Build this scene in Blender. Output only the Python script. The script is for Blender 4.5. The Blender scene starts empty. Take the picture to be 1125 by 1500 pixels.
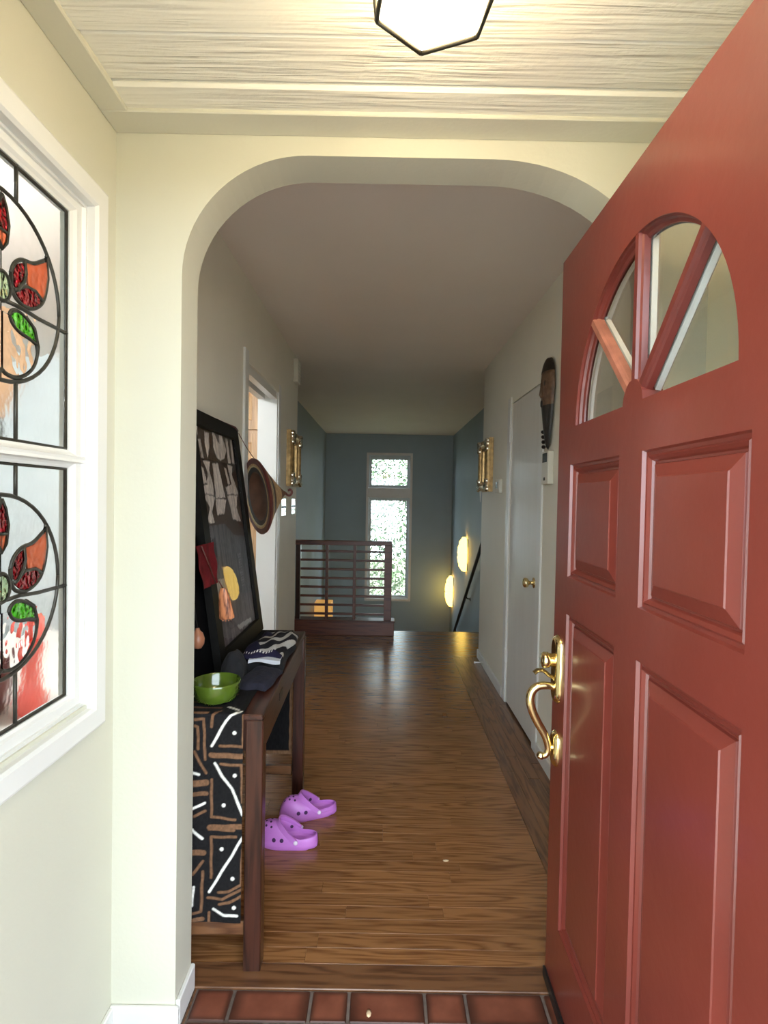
import bpy, bmesh, math, random
import numpy as np
from mathutils import Vector, Matrix
from mathutils.geometry import tessellate_polygon
from mathutils.bvhtree import BVHTree
PI = math.pi
random.seed(7)
rng = np.random.RandomState(11)
SC = bpy.context.scene
COL = SC.collection

# ------------------------------------------------------------------ camera
H = 1.3712
yaw, pit, rol = 0.0014, -0.024, 0.0184
fw = Vector((math.sin(yaw)*math.cos(pit), math.cos(yaw)*math.cos(pit), math.sin(pit)))
rt = Vector((math.cos(yaw), -math.sin(yaw), 0)); up = rt.cross(fw)
rt2 = rt*math.cos(rol)+up*math.sin(rol); up2 = -rt*math.sin(rol)+up*math.cos(rol)
cam = bpy.data.cameras.new('camera'); cam.sensor_fit = 'HORIZONTAL'; cam.sensor_width = 36
cam.lens = 36*790.9/1125; cam.clip_start = 0.02; cam.clip_end = 200
co = bpy.data.objects.new('camera', cam); COL.objects.link(co)
m = Matrix.Identity(4)
for i in range(3):
    m[i][0] = rt2[i]; m[i][1] = up2[i]; m[i][2] = -fw[i]
m[2][3] = H
co.matrix_world = m; SC.camera = co

# ------------------------------------------------------------------ world, sun, exposure
SC.view_settings.view_transform = 'Standard'; SC.view_settings.look = 'None'
SC.view_settings.gamma = 1; SC.view_settings.use_curve_mapping = False
SC.view_settings.exposure = 0.84
w = bpy.data.worlds.new('sky'); SC.world = w; w.use_nodes = True
bg = w.node_tree.nodes['Background']
bg.inputs[0].default_value = (0.78, 0.905, 1.0, 1); bg.inputs[1].default_value = 5.6
sun = bpy.data.lights.new('sun', 'SUN'); sun.energy = 6.5; sun.angle = 0.03; sun.color = (1, .93, .8)
so = bpy.data.objects.new('sun', sun); COL.objects.link(so)
so.rotation_euler = Vector((-0.75, 0.35, -0.8)).to_track_quat('-Z', 'Y').to_euler()
try:
    SC.cycles.use_denoising = True
    SC.cycles.max_bounces = 10; SC.cycles.diffuse_bounces = 6; SC.cycles.transparent_max_bounces = 12
    SC.cycles.transmission_bounces = 8
    SC.cycles.sample_clamp_indirect = 12
    SC.cycles.caustics_reflective = False; SC.cycles.caustics_refractive = False
except Exception: pass

# ------------------------------------------------------------------ materials
def newmat(name):
    mt = bpy.data.materials.new(name); mt.use_nodes = True
    return mt, mt.node_tree, mt.node_tree.nodes['Principled BSDF']
def mat(name, c, rough=.6, metal=0, noise=0.06, scale=9, bump=0, bscale=60, emit=None, es=0, coat=0, spec=None, stretch=None):
    mt, nt, b = newmat(name)
    b.inputs['Roughness'].default_value = rough; b.inputs['Metallic'].default_value = metal
    if coat: b.inputs['Coat Weight'].default_value = coat; b.inputs['Coat Roughness'].default_value = .12
    if spec is not None: b.inputs['Specular IOR Level'].default_value = spec
    tc = nt.nodes.new('ShaderNodeTexCoord')
    vec = tc.outputs['Object']
    if stretch:
        mp = nt.nodes.new('ShaderNodeMapping'); mp.inputs['Scale'].default_value = stretch
        nt.links.new(vec, mp.inputs[0]); vec = mp.outputs[0]
    n = nt.nodes.new('ShaderNodeTexNoise'); n.inputs['Scale'].default_value = scale; n.inputs['Detail'].default_value = 3
    nt.links.new(vec, n.inputs['Vector'])
    r = nt.nodes.new('ShaderNodeValToRGB')
    r.color_ramp.elements[0].position = .3; r.color_ramp.elements[1].position = .7
    r.color_ramp.elements[0].color = (*[max(0, x*(1-noise)) for x in c], 1)
    r.color_ramp.elements[1].color = (*[min(1, x*(1+noise)) for x in c], 1)
    nt.links.new(n.outputs['Fac'], r.inputs[0]); nt.links.new(r.outputs[0], b.inputs['Base Color'])
    if bump:
        n2 = nt.nodes.new('ShaderNodeTexNoise'); n2.inputs['Scale'].default_value = bscale; n2.inputs['Detail'].default_value = 4
        nt.links.new(vec, n2.inputs['Vector'])
        bp = nt.nodes.new('ShaderNodeBump'); bp.inputs['Strength'].default_value = bump; bp.inputs['Distance'].default_value = .004
        nt.links.new(n2.outputs['Fac'], bp.inputs['Height']); nt.links.new(bp.outputs[0], b.inputs['Normal'])
    if emit:
        b.inputs['Emission Color'].default_value = (*emit, 1); b.inputs['Emission Strength'].default_value = es
    return mt
def wood(name, dark, light, rough=.35, grain=(1.6, 22, 22), rings=7, coat=0, var=.25, bump=.12):
    """long-grained wood; the grain runs along the axis with the small scale"""
    mt, nt, b = newmat(name)
    tc = nt.nodes.new('ShaderNodeTexCoord'); oi = nt.nodes.new('ShaderNodeObjectInfo')
    mp = nt.nodes.new('ShaderNodeMapping'); mp.inputs['Scale'].default_value = grain
    mul = nt.nodes.new('ShaderNodeMath'); mul.operation = 'MULTIPLY'; mul.inputs[1].default_value = 37.0
    nt.links.new(oi.outputs['Random'], mul.inputs[0])
    nt.links.new(tc.outputs['Object'], mp.inputs[0])
    add = nt.nodes.new('ShaderNodeVectorMath'); add.operation = 'ADD'
    nt.links.new(mp.outputs[0], add.inputs[0]); nt.links.new(mul.outputs[0], add.inputs[1])
    n = nt.nodes.new('ShaderNodeTexNoise'); n.inputs['Scale'].default_value = 1; n.inputs['Detail'].default_value = 2
    nt.links.new(add.outputs[0], n.inputs['Vector'])
    m1 = nt.nodes.new('ShaderNodeMath'); m1.operation = 'MULTIPLY'; m1.inputs[1].default_value = rings
    m2 = nt.nodes.new('ShaderNodeMath'); m2.operation = 'PINGPONG'; m2.inputs[1].default_value = .5
    nt.links.new(n.outputs['Fac'], m1.inputs[0]); nt.links.new(m1.outputs[0], m2.inputs[0])
    n2 = nt.nodes.new('ShaderNodeTexNoise'); n2.inputs['Scale'].default_value = 6; n2.inputs['Detail'].default_value = 4
    nt.links.new(add.outputs[0], n2.inputs['Vector'])
    mx = nt.nodes.new('ShaderNodeMath'); mx.operation = 'MULTIPLY_ADD'; mx.inputs[1].default_value = 1.3
    nt.links.new(m2.outputs[0], mx.inputs[0]); nt.links.new(n2.outputs['Fac'], mx.inputs[2])
    r = nt.nodes.new('ShaderNodeValToRGB')
    r.color_ramp.elements[0].position = .42; r.color_ramp.elements[1].position = .95
    r.color_ramp.elements[0].color = (*dark, 1); r.color_ramp.elements[1].color = (*light, 1)
    nt.links.new(mx.outputs[0], r.inputs[0])
    hv = nt.nodes.new('ShaderNodeHueSaturation')
    mr = nt.nodes.new('ShaderNodeMapRange'); mr.inputs[3].default_value = 1-var; mr.inputs[4].default_value = 1+var
    nt.links.new(oi.outputs['Random'], mr.inputs[0]); nt.links.new(mr.outputs[0], hv.inputs['Value'])
    nt.links.new(r.outputs[0], hv.inputs['Color']); nt.links.new(hv.outputs[0], b.inputs['Base Color'])
    b.inputs['Roughness'].default_value = rough
    if coat: b.inputs['Coat Weight'].default_value = coat; b.inputs['Coat Roughness'].default_value = .15
    if bump:
        bp = nt.nodes.new('ShaderNodeBump'); bp.inputs['Strength'].default_value = bump; bp.inputs['Distance'].default_value = .002
        nt.links.new(mx.outputs[0], bp.inputs['Height']); nt.links.new(bp.outputs[0], b.inputs['Normal'])
    return mt
def glass(name, c=(1, 1, 1), rough=.0, bump=0, bscale=20, ior=1.35):
    mt, nt, b = newmat(name)
    b.inputs['Base Color'].default_value = (*c, 1); b.inputs['Transmission Weight'].default_value = 1
    b.inputs['Roughness'].default_value = rough; b.inputs['IOR'].default_value = ior
    if bump:
        tc = nt.nodes.new('ShaderNodeTexCoord')
        n = nt.nodes.new('ShaderNodeTexNoise'); n.inputs['Scale'].default_value = bscale; n.inputs['Detail'].default_value = 1
        nt.links.new(tc.outputs['Object'], n.inputs['Vector'])
        bp = nt.nodes.new('ShaderNodeBump'); bp.inputs['Strength'].default_value = bump; bp.inputs['Distance'].default_value = .01
        nt.links.new(n.outputs['Fac'], bp.inputs['Height']); nt.links.new(bp.outputs[0], b.inputs['Normal'])
    return mt
def clearpane(name, refl=.08, tint=(.97, .98, .97), k=.9):
    """thin flat pane: straight-through light plus a fresnel mirror"""
    mt = bpy.data.materials.new(name); mt.use_nodes = True; nt = mt.node_tree; nt.nodes.clear()
    o = nt.nodes.new('ShaderNodeOutputMaterial'); t = nt.nodes.new('ShaderNodeBsdfTransparent'); g = nt.nodes.new('ShaderNodeBsdfGlossy')
    mx = nt.nodes.new('ShaderNodeMixShader'); lw = nt.nodes.new('ShaderNodeLayerWeight'); lw.inputs[0].default_value = .5
    pw = nt.nodes.new('ShaderNodeMath'); pw.operation = 'POWER'; pw.inputs[1].default_value = 5; nt.links.new(lw.outputs['Facing'], pw.inputs[0])
    fr = nt.nodes.new('ShaderNodeMath'); fr.operation = 'MULTIPLY_ADD'; fr.inputs[1].default_value = k; fr.inputs[2].default_value = refl*.5; nt.links.new(pw.outputs[0], fr.inputs[0])
    t.inputs[0].default_value = (*tint, 1); g.inputs['Roughness'].default_value = .01
    nt.links.new(fr.outputs[0], mx.inputs[0]); nt.links.new(t.outputs[0], mx.inputs[1]); nt.links.new(g.outputs[0], mx.inputs[2])
    nt.links.new(mx.outputs[0], o.inputs[0]); return mt
def glow(name, c, s):
    mt, nt, b = newmat(name); b.inputs['Base Color'].default_value = (*c, 1)
    b.inputs['Emission Color'].default_value = (*c, 1); b.inputs['Emission Strength'].default_value = s
    return mt
def vcol(name, rough=.8, spec=.3, bump=0, bscale=300):
    mt, nt, b = newmat(name); a = nt.nodes.new('ShaderNodeVertexColor'); a.layer_name = 'Col'
    nt.links.new(a.outputs[0], b.inputs['Base Color']); b.inputs['Roughness'].default_value = rough
    b.inputs['Specular IOR Level'].default_value = spec
    if bump:
        tc = nt.nodes.new('ShaderNodeTexCoord'); n = nt.nodes.new('ShaderNodeTexNoise'); n.inputs['Scale'].default_value = bscale
        nt.links.new(tc.outputs['Object'], n.inputs['Vector'])
        bp = nt.nodes.new('ShaderNodeBump'); bp.inputs['Strength'].default_value = bump; bp.inputs['Distance'].default_value = .002
        nt.links.new(n.outputs['Fac'], bp.inputs['Height']); nt.links.new(bp.outputs[0], b.inputs['Normal'])
    return mt
def tilemat():
    mt, nt, b = newmat('terracotta')
    tc = nt.nodes.new('ShaderNodeTexCoord'); oi = nt.nodes.new('ShaderNodeObjectInfo')
    n = nt.nodes.new('ShaderNodeTexNoise'); n.inputs['Scale'].default_value = 14; n.inputs['Detail'].default_value = 5
    nt.links.new(tc.outputs['Object'], n.inputs['Vector'])
    r = nt.nodes.new('ShaderNodeValToRGB')
    r.color_ramp.elements[0].position = .3; r.color_ramp.elements[0].color = (.13, .035, .018, 1)
    r.color_ramp.elements[1].position = .72; r.color_ramp.elements[1].color = (.21, .066, .036, 1)
    nt.links.new(n.outputs['Fac'], r.inputs[0])
    # dark burnt edge of each tile (generated coordinates of that tile)
    sp = nt.nodes.new('ShaderNodeSeparateXYZ'); nt.links.new(tc.outputs['Generated'], sp.inputs[0])
    def edge(o):
        a = nt.nodes.new('ShaderNodeMath'); a.operation = 'PINGPONG'; a.inputs[1].default_value = .5; nt.links.new(o, a.inputs[0])
        c = nt.nodes.new('ShaderNodeMapRange'); c.inputs[1].default_value = 0; c.inputs[2].default_value = .2; c.interpolation_type = 'SMOOTHSTEP'
        nt.links.new(a.outputs[0], c.inputs[0]); return c.outputs[0]
    mu = nt.nodes.new('ShaderNodeMath'); mu.operation = 'MULTIPLY'
    nt.links.new(edge(sp.outputs[0]), mu.inputs[0]); nt.links.new(edge(sp.outputs[1]), mu.inputs[1])
    mr = nt.nodes.new('ShaderNodeMapRange'); mr.inputs[3].default_value = .35; nt.links.new(mu.outputs[0], mr.inputs[0])
    hv = nt.nodes.new('ShaderNodeHueSaturation'); nt.links.new(r.outputs[0], hv.inputs['Color']); nt.links.new(mr.outputs[0], hv.inputs['Value'])
    nt.links.new(hv.outputs[0], b.inputs['Base Color']); b.inputs['Roughness'].default_value = .5
    bp = nt.nodes.new('ShaderNodeBump'); bp.inputs['Strength'].default_value = .3; bp.inputs['Distance'].default_value = .003
    nt.links.new(n.outputs['Fac'], bp.inputs['Height']); nt.links.new(bp.outputs[0], b.inputs['Normal'])
    return mt
def roughsawn():
    """painted rough-sawn boards: relief runs along X"""
    mt, nt, b = newmat('rough_sawn_paint')
    b.inputs['Base Color'].default_value = (.78, .76, .67, 1); b.inputs['Roughness'].default_value = .55
    tc = nt.nodes.new('ShaderNodeTexCoord'); oi = nt.nodes.new('ShaderNodeObjectInfo')
    mp = nt.nodes.new('ShaderNodeMapping'); mp.inputs['Scale'].default_value = (2.2, 40, 10)
    nt.links.new(tc.outputs['Object'], mp.inputs[0])
    ml = nt.nodes.new('ShaderNodeMath'); ml.operation = 'MULTIPLY'; ml.inputs[1].default_value = 29; nt.links.new(oi.outputs['Random'], ml.inputs[0])
    add = nt.nodes.new('ShaderNodeVectorMath'); nt.links.new(mp.outputs[0], add.inputs[0]); nt.links.new(ml.outputs[0], add.inputs[1])
    n = nt.nodes.new('ShaderNodeTexNoise'); n.inputs['Scale'].default_value = 1.6; n.inputs['Detail'].default_value = 2.5; n.inputs['Distortion'].default_value = .3
    nt.links.new(add.outputs[0], n.inputs['Vector'])
    n2 = nt.nodes.new('ShaderNodeTexNoise'); n2.inputs['Scale'].default_value = 55; n2.inputs['Detail'].default_value = 3
    nt.links.new(tc.outputs['Object'], n2.inputs['Vector'])
    ma = nt.nodes.new('ShaderNodeMath'); ma.operation = 'MULTIPLY_ADD'; ma.inputs[1].default_value = .25
    nt.links.new(n2.outputs['Fac'], ma.inputs[0]); nt.links.new(n.outputs['Fac'], ma.inputs[2])
    n3 = nt.nodes.new('ShaderNodeTexNoise'); n3.inputs['Scale'].default_value = .7; n3.inputs['Detail'].default_value = 1
    a2 = nt.nodes.new('ShaderNodeVectorMath'); nt.links.new(tc.outputs['Object'], a2.inputs[0]); nt.links.new(ml.outputs[0], a2.inputs[1])
    n3.inputs['Scale'].default_value = 3.2; nt.links.new(a2.outputs[0], n3.inputs['Vector'])
    m3 = nt.nodes.new('ShaderNodeMapRange'); m3.inputs[1].default_value = .35; m3.inputs[2].default_value = .65; m3.inputs[3].default_value = .12; m3.inputs[4].default_value = .85; nt.links.new(n3.outputs['Fac'], m3.inputs[0])
    bp = nt.nodes.new('ShaderNodeBump'); nt.links.new(m3.outputs[0], bp.inputs['Strength']); bp.inputs['Distance'].default_value = .011
    nt.links.new(ma.outputs[0], bp.inputs['Height']); nt.links.new(bp.outputs[0], b.inputs['Normal'])
    return mt

M = {}
M['wall'] = mat('cream_wall_paint', (.60, .588, .488), .55, noise=.03, scale=2, bump=.12, bscale=90)  # same cream as the hall, darkened to offset the bright entry light
M['wallright'] = mat('cream_paint_lit', (.84, .79, .60), .55, noise=.03, scale=2, bump=.1, bscale=90)  # entry cream brightened to stand for lamplight behind the door
M['hallwall'] = mat('hall_wall_paint', (.80, .77, .67), .55, noise=.03, scale=2, bump=.1, bscale=90)
M['hallceil'] = mat('hall_ceiling_paint', (.84, .76, .70), .7, noise=.02, scale=2, bump=.08, bscale=70)
M['blue'] = mat('slate_blue_paint', (.30, .36, .405), .55, noise=.04, scale=2, bump=.06)
M['white'] = mat('white_gloss_paint', (.72, .715, .69), .32, noise=.02, scale=4)
M['closet'] = mat('off_white_door_paint', (.70, .68, .64), .3, noise=.03, scale=3, stretch=(1, 6, .6))
M['wintrim'] = mat('pinkish_white_trim', (.66, .60, .57), .4, noise=.03)
M['sash'] = mat('grey_metal_sash', (.48, .52, .55), .35, noise=.03)
M['red'] = mat('red_door_paint', (.158, .028, .019), .33, noise=.10, scale=3.5, bump=.10, bscale=40, coat=.25)
M['redshade'] = mat('red_door_shaded', (.13, .022, .016), .4, noise=.2, scale=14, bump=.1, bscale=50, coat=.2)  # door red darkened for the shade inside the fan reveal
M['redwood'] = mat('bare_red_wood', (.30, .11, .07), .5, noise=.25, scale=25)
M['brass'] = mat('polished_brass', (.86, .70, .36), .14, metal=1, noise=.05)
M['brassdark'] = mat('aged_brass', (.34, .26, .12), .25, metal=1, noise=.15)
M['lead'] = mat('dark_lead_came', (.045, .042, .034), .42, metal=.5, noise=.3, scale=60)
M['rawceil'] = roughsawn()
M['tile'] = tilemat()
M['grout'] = mat('dark_grout', (.12, .09, .075), .9, noise=.25, scale=40, bump=.4)
M['plank'] = wood('oak_strip_floor', (.145, .054, .018), (.29, .130, .046), rough=.26, grain=(1.3, 17, 17), rings=9, coat=.35, var=.09, bump=.06)
M['plankY'] = wood('oak_border_strip', (.085, .032, .012), (.19, .085, .034), rough=.28, grain=(17, 1.8, 17), rings=6, coat=.3, var=.14, bump=.06)
M['thresh'] = wood('oak_threshold', (.075, .028, .012), (.17, .075, .032), rough=.35, grain=(2, 20, 20), rings=5, coat=.2, var=.05)
M['table'] = wood('dark_mahogany', (.016, .006, .004), (.050, .016, .009), rough=.3, grain=(22, 22, 1.6), rings=4, coat=.25, var=.1)
M['tableY'] = wood('dark_mahogany_rail', (.017, .006, .004), (.052, .017, .010), rough=.3, grain=(22, 1.6, 22), rings=4, coat=.25, var=.1)
M['rail'] = wood('red_mahogany_rail', (.055, .011, .004), (.125, .032, .012), rough=.42, grain=(2, 25, 25), rings=3, coat=.06, var=.06)
M['pantry'] = wood('honey_maple_cabinet', (.34, .19, .09), (.55, .35, .19), rough=.4, grain=(20, 20, 1.5), rings=3, var=.05)
M['black'] = mat('black_lacquer', (.004, .004, .005), .5, noise=.1, spec=.06)
M['blackmatte'] = mat('black_frame_stain', (.007, .0065, .006), .5, noise=.3, scale=25, spec=.12)
M['blackcloth'] = mat('black_cotton', (.005, .005, .007), .95, noise=.3, scale=40, bump=.5, bscale=120)
M['navy'] = mat('navy_felt', (.006, .0055, .014), .95, noise=.3, scale=30, bump=.4, bscale=120)
M['redcloth'] = mat('crimson_cloth', (.23, .012, .018), .85, noise=.25, scale=20, bump=.6, bscale=60)
M['bellwood'] = wood('carved_orange_wood', (.10, .025, .010), (.55, .20, .085), rough=.45, grain=(60, 60, 8), rings=5, var=.05)
M['knobwood'] = mat('turned_brown_wood', (.33, .13, .07), .4, noise=.2, scale=20)
M['green'] = mat('green_glazed_ceramic', (.062, .100, .011), .10, noise=.30, scale=16, coat=.8, bump=.12, bscale=25)
M['shell'] = mat('cream_shell', (.62, .58, .40), .5)
M['croc'] = mat('lilac_foam', (.54, .185, .60), .45, noise=.05, bump=.08, bscale=200)
M['crocdark'] = mat('vent_shade_violet', (.05, .012, .07), .8)  # dark tone for the shade inside the clog vents
M['rivet'] = mat('pale_rivet', (.75, .65, .78), .3)
M['gilt'] = mat('dull_gilt', (.46, .30, .13), .32, metal=.75, noise=.35, scale=30, bump=.5, bscale=70)
M['silver'] = mat('silvered_leaf', (.72, .66, .52), .2, metal=.9, noise=.3, scale=45, bump=.4, bscale=60)
M['mirror'] = mat('mirror_glass', (.80, .80, .78), .02, metal=1, noise=.0)
M['steel'] = mat('mirror_steel', (.85, .86, .86), .06, metal=1, noise=.02)
M['plastic'] = mat('ivory_plastic', (.66, .64, .56), .45, noise=.03)
M['lcd'] = mat('dark_display', (.05, .055, .055), .2)
M['maskdark'] = mat('blackened_wood', (.012, .008, .006), .45, noise=.5, scale=30, bump=.4, bscale=80)
M['maskface'] = mat('brown_carved_wood', (.13, .07, .04), .5, noise=.45, scale=35, bump=.6, bscale=90)
M['brim'] = mat('brown_leather', (.10, .045, .025), .55, noise=.25, scale=18, bump=.2)
M['brimred'] = mat('oxblood_leather', (.10, .022, .018), .5, noise=.3, scale=25)
M['brimblack'] = mat('black_leather_band', (.012, .009, .008), .5, noise=.3)
M['straw'] = mat('woven_straw', (.46, .30, .15), .75, noise=.25, scale=60, bump=.6, bscale=150)
M['strawpale'] = mat('pale_straw', (.50, .42, .24), .75, noise=.2, scale=60, bump=.5, bscale=150)
M['iron'] = mat('black_iron', (.010, .010, .010), .4, noise=.2)
M['bronze'] = mat('dark_bronze', (.045, .04, .028), .4, metal=.6, noise=.2)
M['lampglass'] = glow('lit_frosted_glass', (1.0, .80, .50), 20.0)
M['sconce'] = glow('lit_paper_shade', (1.0, .66, .13), 3.0)
M['ambershade'] = glow('amber_paper_shade', (1.0, .50, .13), .22)
M['frost'] = glass('frosted_glass', (.99, 1, .99), .13, bump=.05, bscale=60, ior=1.16)
M['water'] = glass('water_glass', (.99, 1, .99), .02, bump=.30, bscale=24, ior=1.25)
M['ripple'] = glass('ripple_glass', (.98, .98, .98), .02, bump=.6, bscale=24, ior=1.3)
M['gorange'] = glass('orange_art_glass', (.80, .16, .06), .30, bump=.3, bscale=60)
M['gred'] = glass('ruby_art_glass', (.30, .004, .010), .12, bump=1.0, bscale=75)
M['ggreen'] = glass('green_art_glass', (.10, .56, .03), .12, bump=.9, bscale=60)
M['gpale'] = glass('pale_green_jewel', (.55, .72, .45), .08, bump=.9, bscale=60)
M['pane'] = clearpane('clear_pane')
M['picglass'] = clearpane('picture_glass', refl=.03, tint=(.97, .97, .97), k=.30)
M['print'] = vcol('photo_print', .6)
M['mud'] = vcol('mudcloth_print', .95, .1, bump=.5, bscale=500)
M['zebra'] = vcol('zebra_cloth', .9, .15, bump=.3, bscale=300)
M['paper'] = mat('white_paper', (.78, .79, .84), .8)
M['redmill'] = mat('red_lacquer', (.75, .06, .04), .25, coat=.5)
M['maroon'] = mat('maroon_crock', (.10, .022, .02), .3)
M['bluelabel'] = mat('blue_label', (.02, .05, .25), .5)
M['tan'] = mat('tan_shade', (.62, .38, .24), .7, noise=.2)
M['counter'] = mat('pale_counter', (.58, .54, .50), .4, noise=.08)
M['kitchenwall'] = mat('kitchen_white_paint', (.80, .86, .88), .6)
M['globe'] = glow('fill_globe_glow', (.90, .97, 1.0), 165.0)
M['leaf'] = mat('sunlit_leaves', (.105, .165, .085), .55, noise=.75, scale=2.5)
M['grass'] = mat('lawn', (.17, .17, .11), .9, noise=.3, scale=3)
M['concrete'] = mat('porch_concrete', (.42, .40, .37), .85, noise=.1)
M['chip'] = mat('dry_chip', (.62, .45, .28), .8)
M['triangle'] = mat('plain_white', (.85, .85, .82), .6)

# ------------------------------------------------------------------ object helpers
ORG = {}
def reg(o, org): ORG[o.name] = Vector(org)
def thing(name, label, cat, loc, group=None, kind=None):
    o = bpy.data.objects.new(name, None); COL.objects.link(o); o.empty_display_size = .05
    o.location = loc; reg(o, loc); props(o, label, cat, group, kind); return o
def props(o, label=None, cat=None, group=None, kind=None):
    if label: o['label'] = label
    if cat: o['category'] = cat
    if group: o['group'] = group
    if kind: o['kind'] = kind
    return o
def put(name, bm, mt, parent=None, smooth=False, label=None, cat=None, group=None, kind=None, recalc=True, doubles=0):
    """links a bmesh given in world coordinates as ONE object"""
    if doubles: bmesh.ops.remove_doubles(bm, verts=bm.verts, dist=doubles)
    if recalc: bmesh.ops.recalc_face_normals(bm, faces=bm.faces)
    if smooth:
        for f in bm.faces: f.smooth = True
    me = bpy.data.meshes.new(name)
    if parent is not None: org = ORG[parent.name]
    else:
        vs = [v.co for v in bm.verts]
        org = Vector((sum(v.x for v in vs)/len(vs), sum(v.y for v in vs)/len(vs), min(v.z for v in vs))) if kind not in ('structure',) else Vector((0, 0, 0))
    bmesh.ops.translate(bm, verts=bm.verts, vec=-org)
    bm.to_mesh(me); bm.free()
    for q in (mt if isinstance(mt, (list, tuple)) else [mt]): me.materials.append(q)
    o = bpy.data.objects.new(name, me); COL.objects.link(o)
    if parent is not None: o.parent = parent; reg(o, org)
    else: o.location = org; reg(o, org)
    props(o, label, cat, group, kind)
    if smooth:
        try: me.set_sharp_from_angle(angle=math.radians(40))
        except Exception: pass
    return o
def B(): return bmesh.new()
def box(bm, x0, x1, y0, y1, z0, z1, bev=0, mi=0, rot=None):
    t = bmesh.new()
    r = bmesh.ops.create_cube(t, size=1)
    for v in t.verts:
        v.co = Vector((x0+(v.co.x+.5)*(x1-x0), y0+(v.co.y+.5)*(y1-y0), z0+(v.co.z+.5)*(z1-z0)))
    if bev: bmesh.ops.bevel(t, geom=list(t.edges), offset=bev, segments=1, affect='EDGES', profile=.5)
    merge(bm, t, mi, rot); return bm
def merge(bm, t, mi=0, mat4=None):
    mp = {}
    for v in t.verts: mp[v] = bm.verts.new(mat4 @ v.co if mat4 else v.co)
    for f in t.faces:
        try:
            nf = bm.faces.new([mp[v] for v in f.verts]); nf.material_index = mi or f.material_index; nf.smooth = f.smooth
        except ValueError: pass
    t.free()
def tube(bm, pts, rad, seg=10, caps=True, mi=0, flat=None):
    pts = [Vector(p) for p in pts]; n = len(pts)
    rads = rad if isinstance(rad, (list, tuple)) else [rad]*n
    prev = None; rings = []
    for i, p in enumerate(pts):
        d = (pts[min(i+1, n-1)]-pts[max(i-1, 0)]).normalized()
        if prev is None:
            a = Vector((0, 0, 1)) if abs(d.z) < .9 else Vector((1, 0, 0)); u = d.cross(a).normalized()
        else:
            u = (prev-d*prev.dot(d)).normalized()
        prev = u; v = d.cross(u)
        rings.append([bm.verts.new(p+(u*math.cos(2*PI*k/seg)+v*math.sin(2*PI*k/seg))*rads[i]) for k in range(seg)])
    for a, b in zip(rings, rings[1:]):
        for k in range(seg):
            f = bm.faces.new([a[k], a[(k+1) % seg], b[(k+1) % seg], b[k]]); f.material_index = mi; f.smooth = True
    if caps:
        for r_ in (rings[0][::-1], rings[-1]):
            f = bm.faces.new(r_); f.material_index = mi
    return bm
def smoothpts(pts, k=6):
    pts = [Vector(p) for p in pts]; out = []
    for i in range(len(pts)-1):
        p0 = pts[max(i-1, 0)]; p1 = pts[i]; p2 = pts[i+1]; p3 = pts[min(i+2, len(pts)-1)]
        for j in range(k):
            t = j/k
            out.append(.5*((2*p1)+(p2-p0)*t+(2*p0-5*p1+4*p2-p3)*t*t+(3*p1-p0-3*p2+p3)*t**3))
    out.append(pts[-1]); return out
def lathe(bm, prof, c, ax=(0, 0, 1), seg=24, mis=None, a0=0, a1=2*PI, sx=1.0, u=None):
    """prof: list of (r, h) along the axis ax from point c"""
    c = Vector(c); ax = Vector(ax).normalized()
    if u is None:
        u = ax.cross(Vector((0, 0, 1)) if abs(ax.z) < .9 else Vector((1, 0, 0))).normalized()
    u = Vector(u); v = ax.cross(u); full = abs(a1-a0-2*PI) < 1e-6
    n = seg if full else seg+1
    rings = []
    for r, h in prof:
        if r < 1e-6: rings.append([bm.verts.new(c+ax*h)])
        else: rings.append([bm.verts.new(c+ax*h+(u*math.cos(a0+(a1-a0)*k/seg)*sx+v*math.sin(a0+(a1-a0)*k/seg))*r) for k in range(n)])
    for i, (a, b) in enumerate(zip(rings, rings[1:])):
        for k in range(seg):
            k2 = (k+1) % n
            if len(a) == 1 and len(b) == 1: continue
            vs = [a[0], b[k2], b[k]] if len(a) == 1 else ([a[k], a[k2], b[0]] if len(b) == 1 else [a[k], a[k2], b[k2], b[k]])
            f = bm.faces.new(vs); f.smooth = True
            if mis: f.material_index = mis[i]
    return bm
def slab(bm, outer, holes, mp, t, mi=0):
    """flat plate with holes. mp(a, b, d) -> world; d in 0..t is the depth"""
    loops = [outer]+list(holes)
    flat = [p for l in loops for p in l]
    tris = tessellate_polygon([[Vector((p[0], p[1], 0)) for p in l] for l in loops])
    f0 = [bm.verts.new(mp(p[0], p[1], 0)) for p in flat]; f1 = [bm.verts.new(mp(p[0], p[1], t)) for p in flat]
    for a, b, c in tris:
        try:
            bm.faces.new([f0[a], f0[b], f0[c]]).material_index = mi; bm.faces.new([f1[c], f1[b], f1[a]]).material_index = mi
        except ValueError: pass
    i = 0
    for l in loops:
        n = len(l)
        for k in range(n):
            a = i+k; b = i+(k+1) % n
            bm.faces.new([f0[a], f0[b], f1[b], f1[a]]).material_index = mi
        i += n
    return bm
def rect(a0, a1, b0, b1): return [(a0, b0), (a1, b0), (a1, b1), (a0, b1)]
PX = lambda x0: (lambda a, b, d: Vector((x0+d, a, b)))        # plate in the y-z plane, depth along +x
PY = lambda y0: (lambda a, b, d: Vector((a, y0+d, b)))        # plate in the x-z plane, depth along +y
def struct(name, bm, mt, parent=None, label=None, cat=None, **k):
    return put(name, bm, mt, parent, label=label, cat=cat, kind=None if parent else 'structure', **k)
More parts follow.
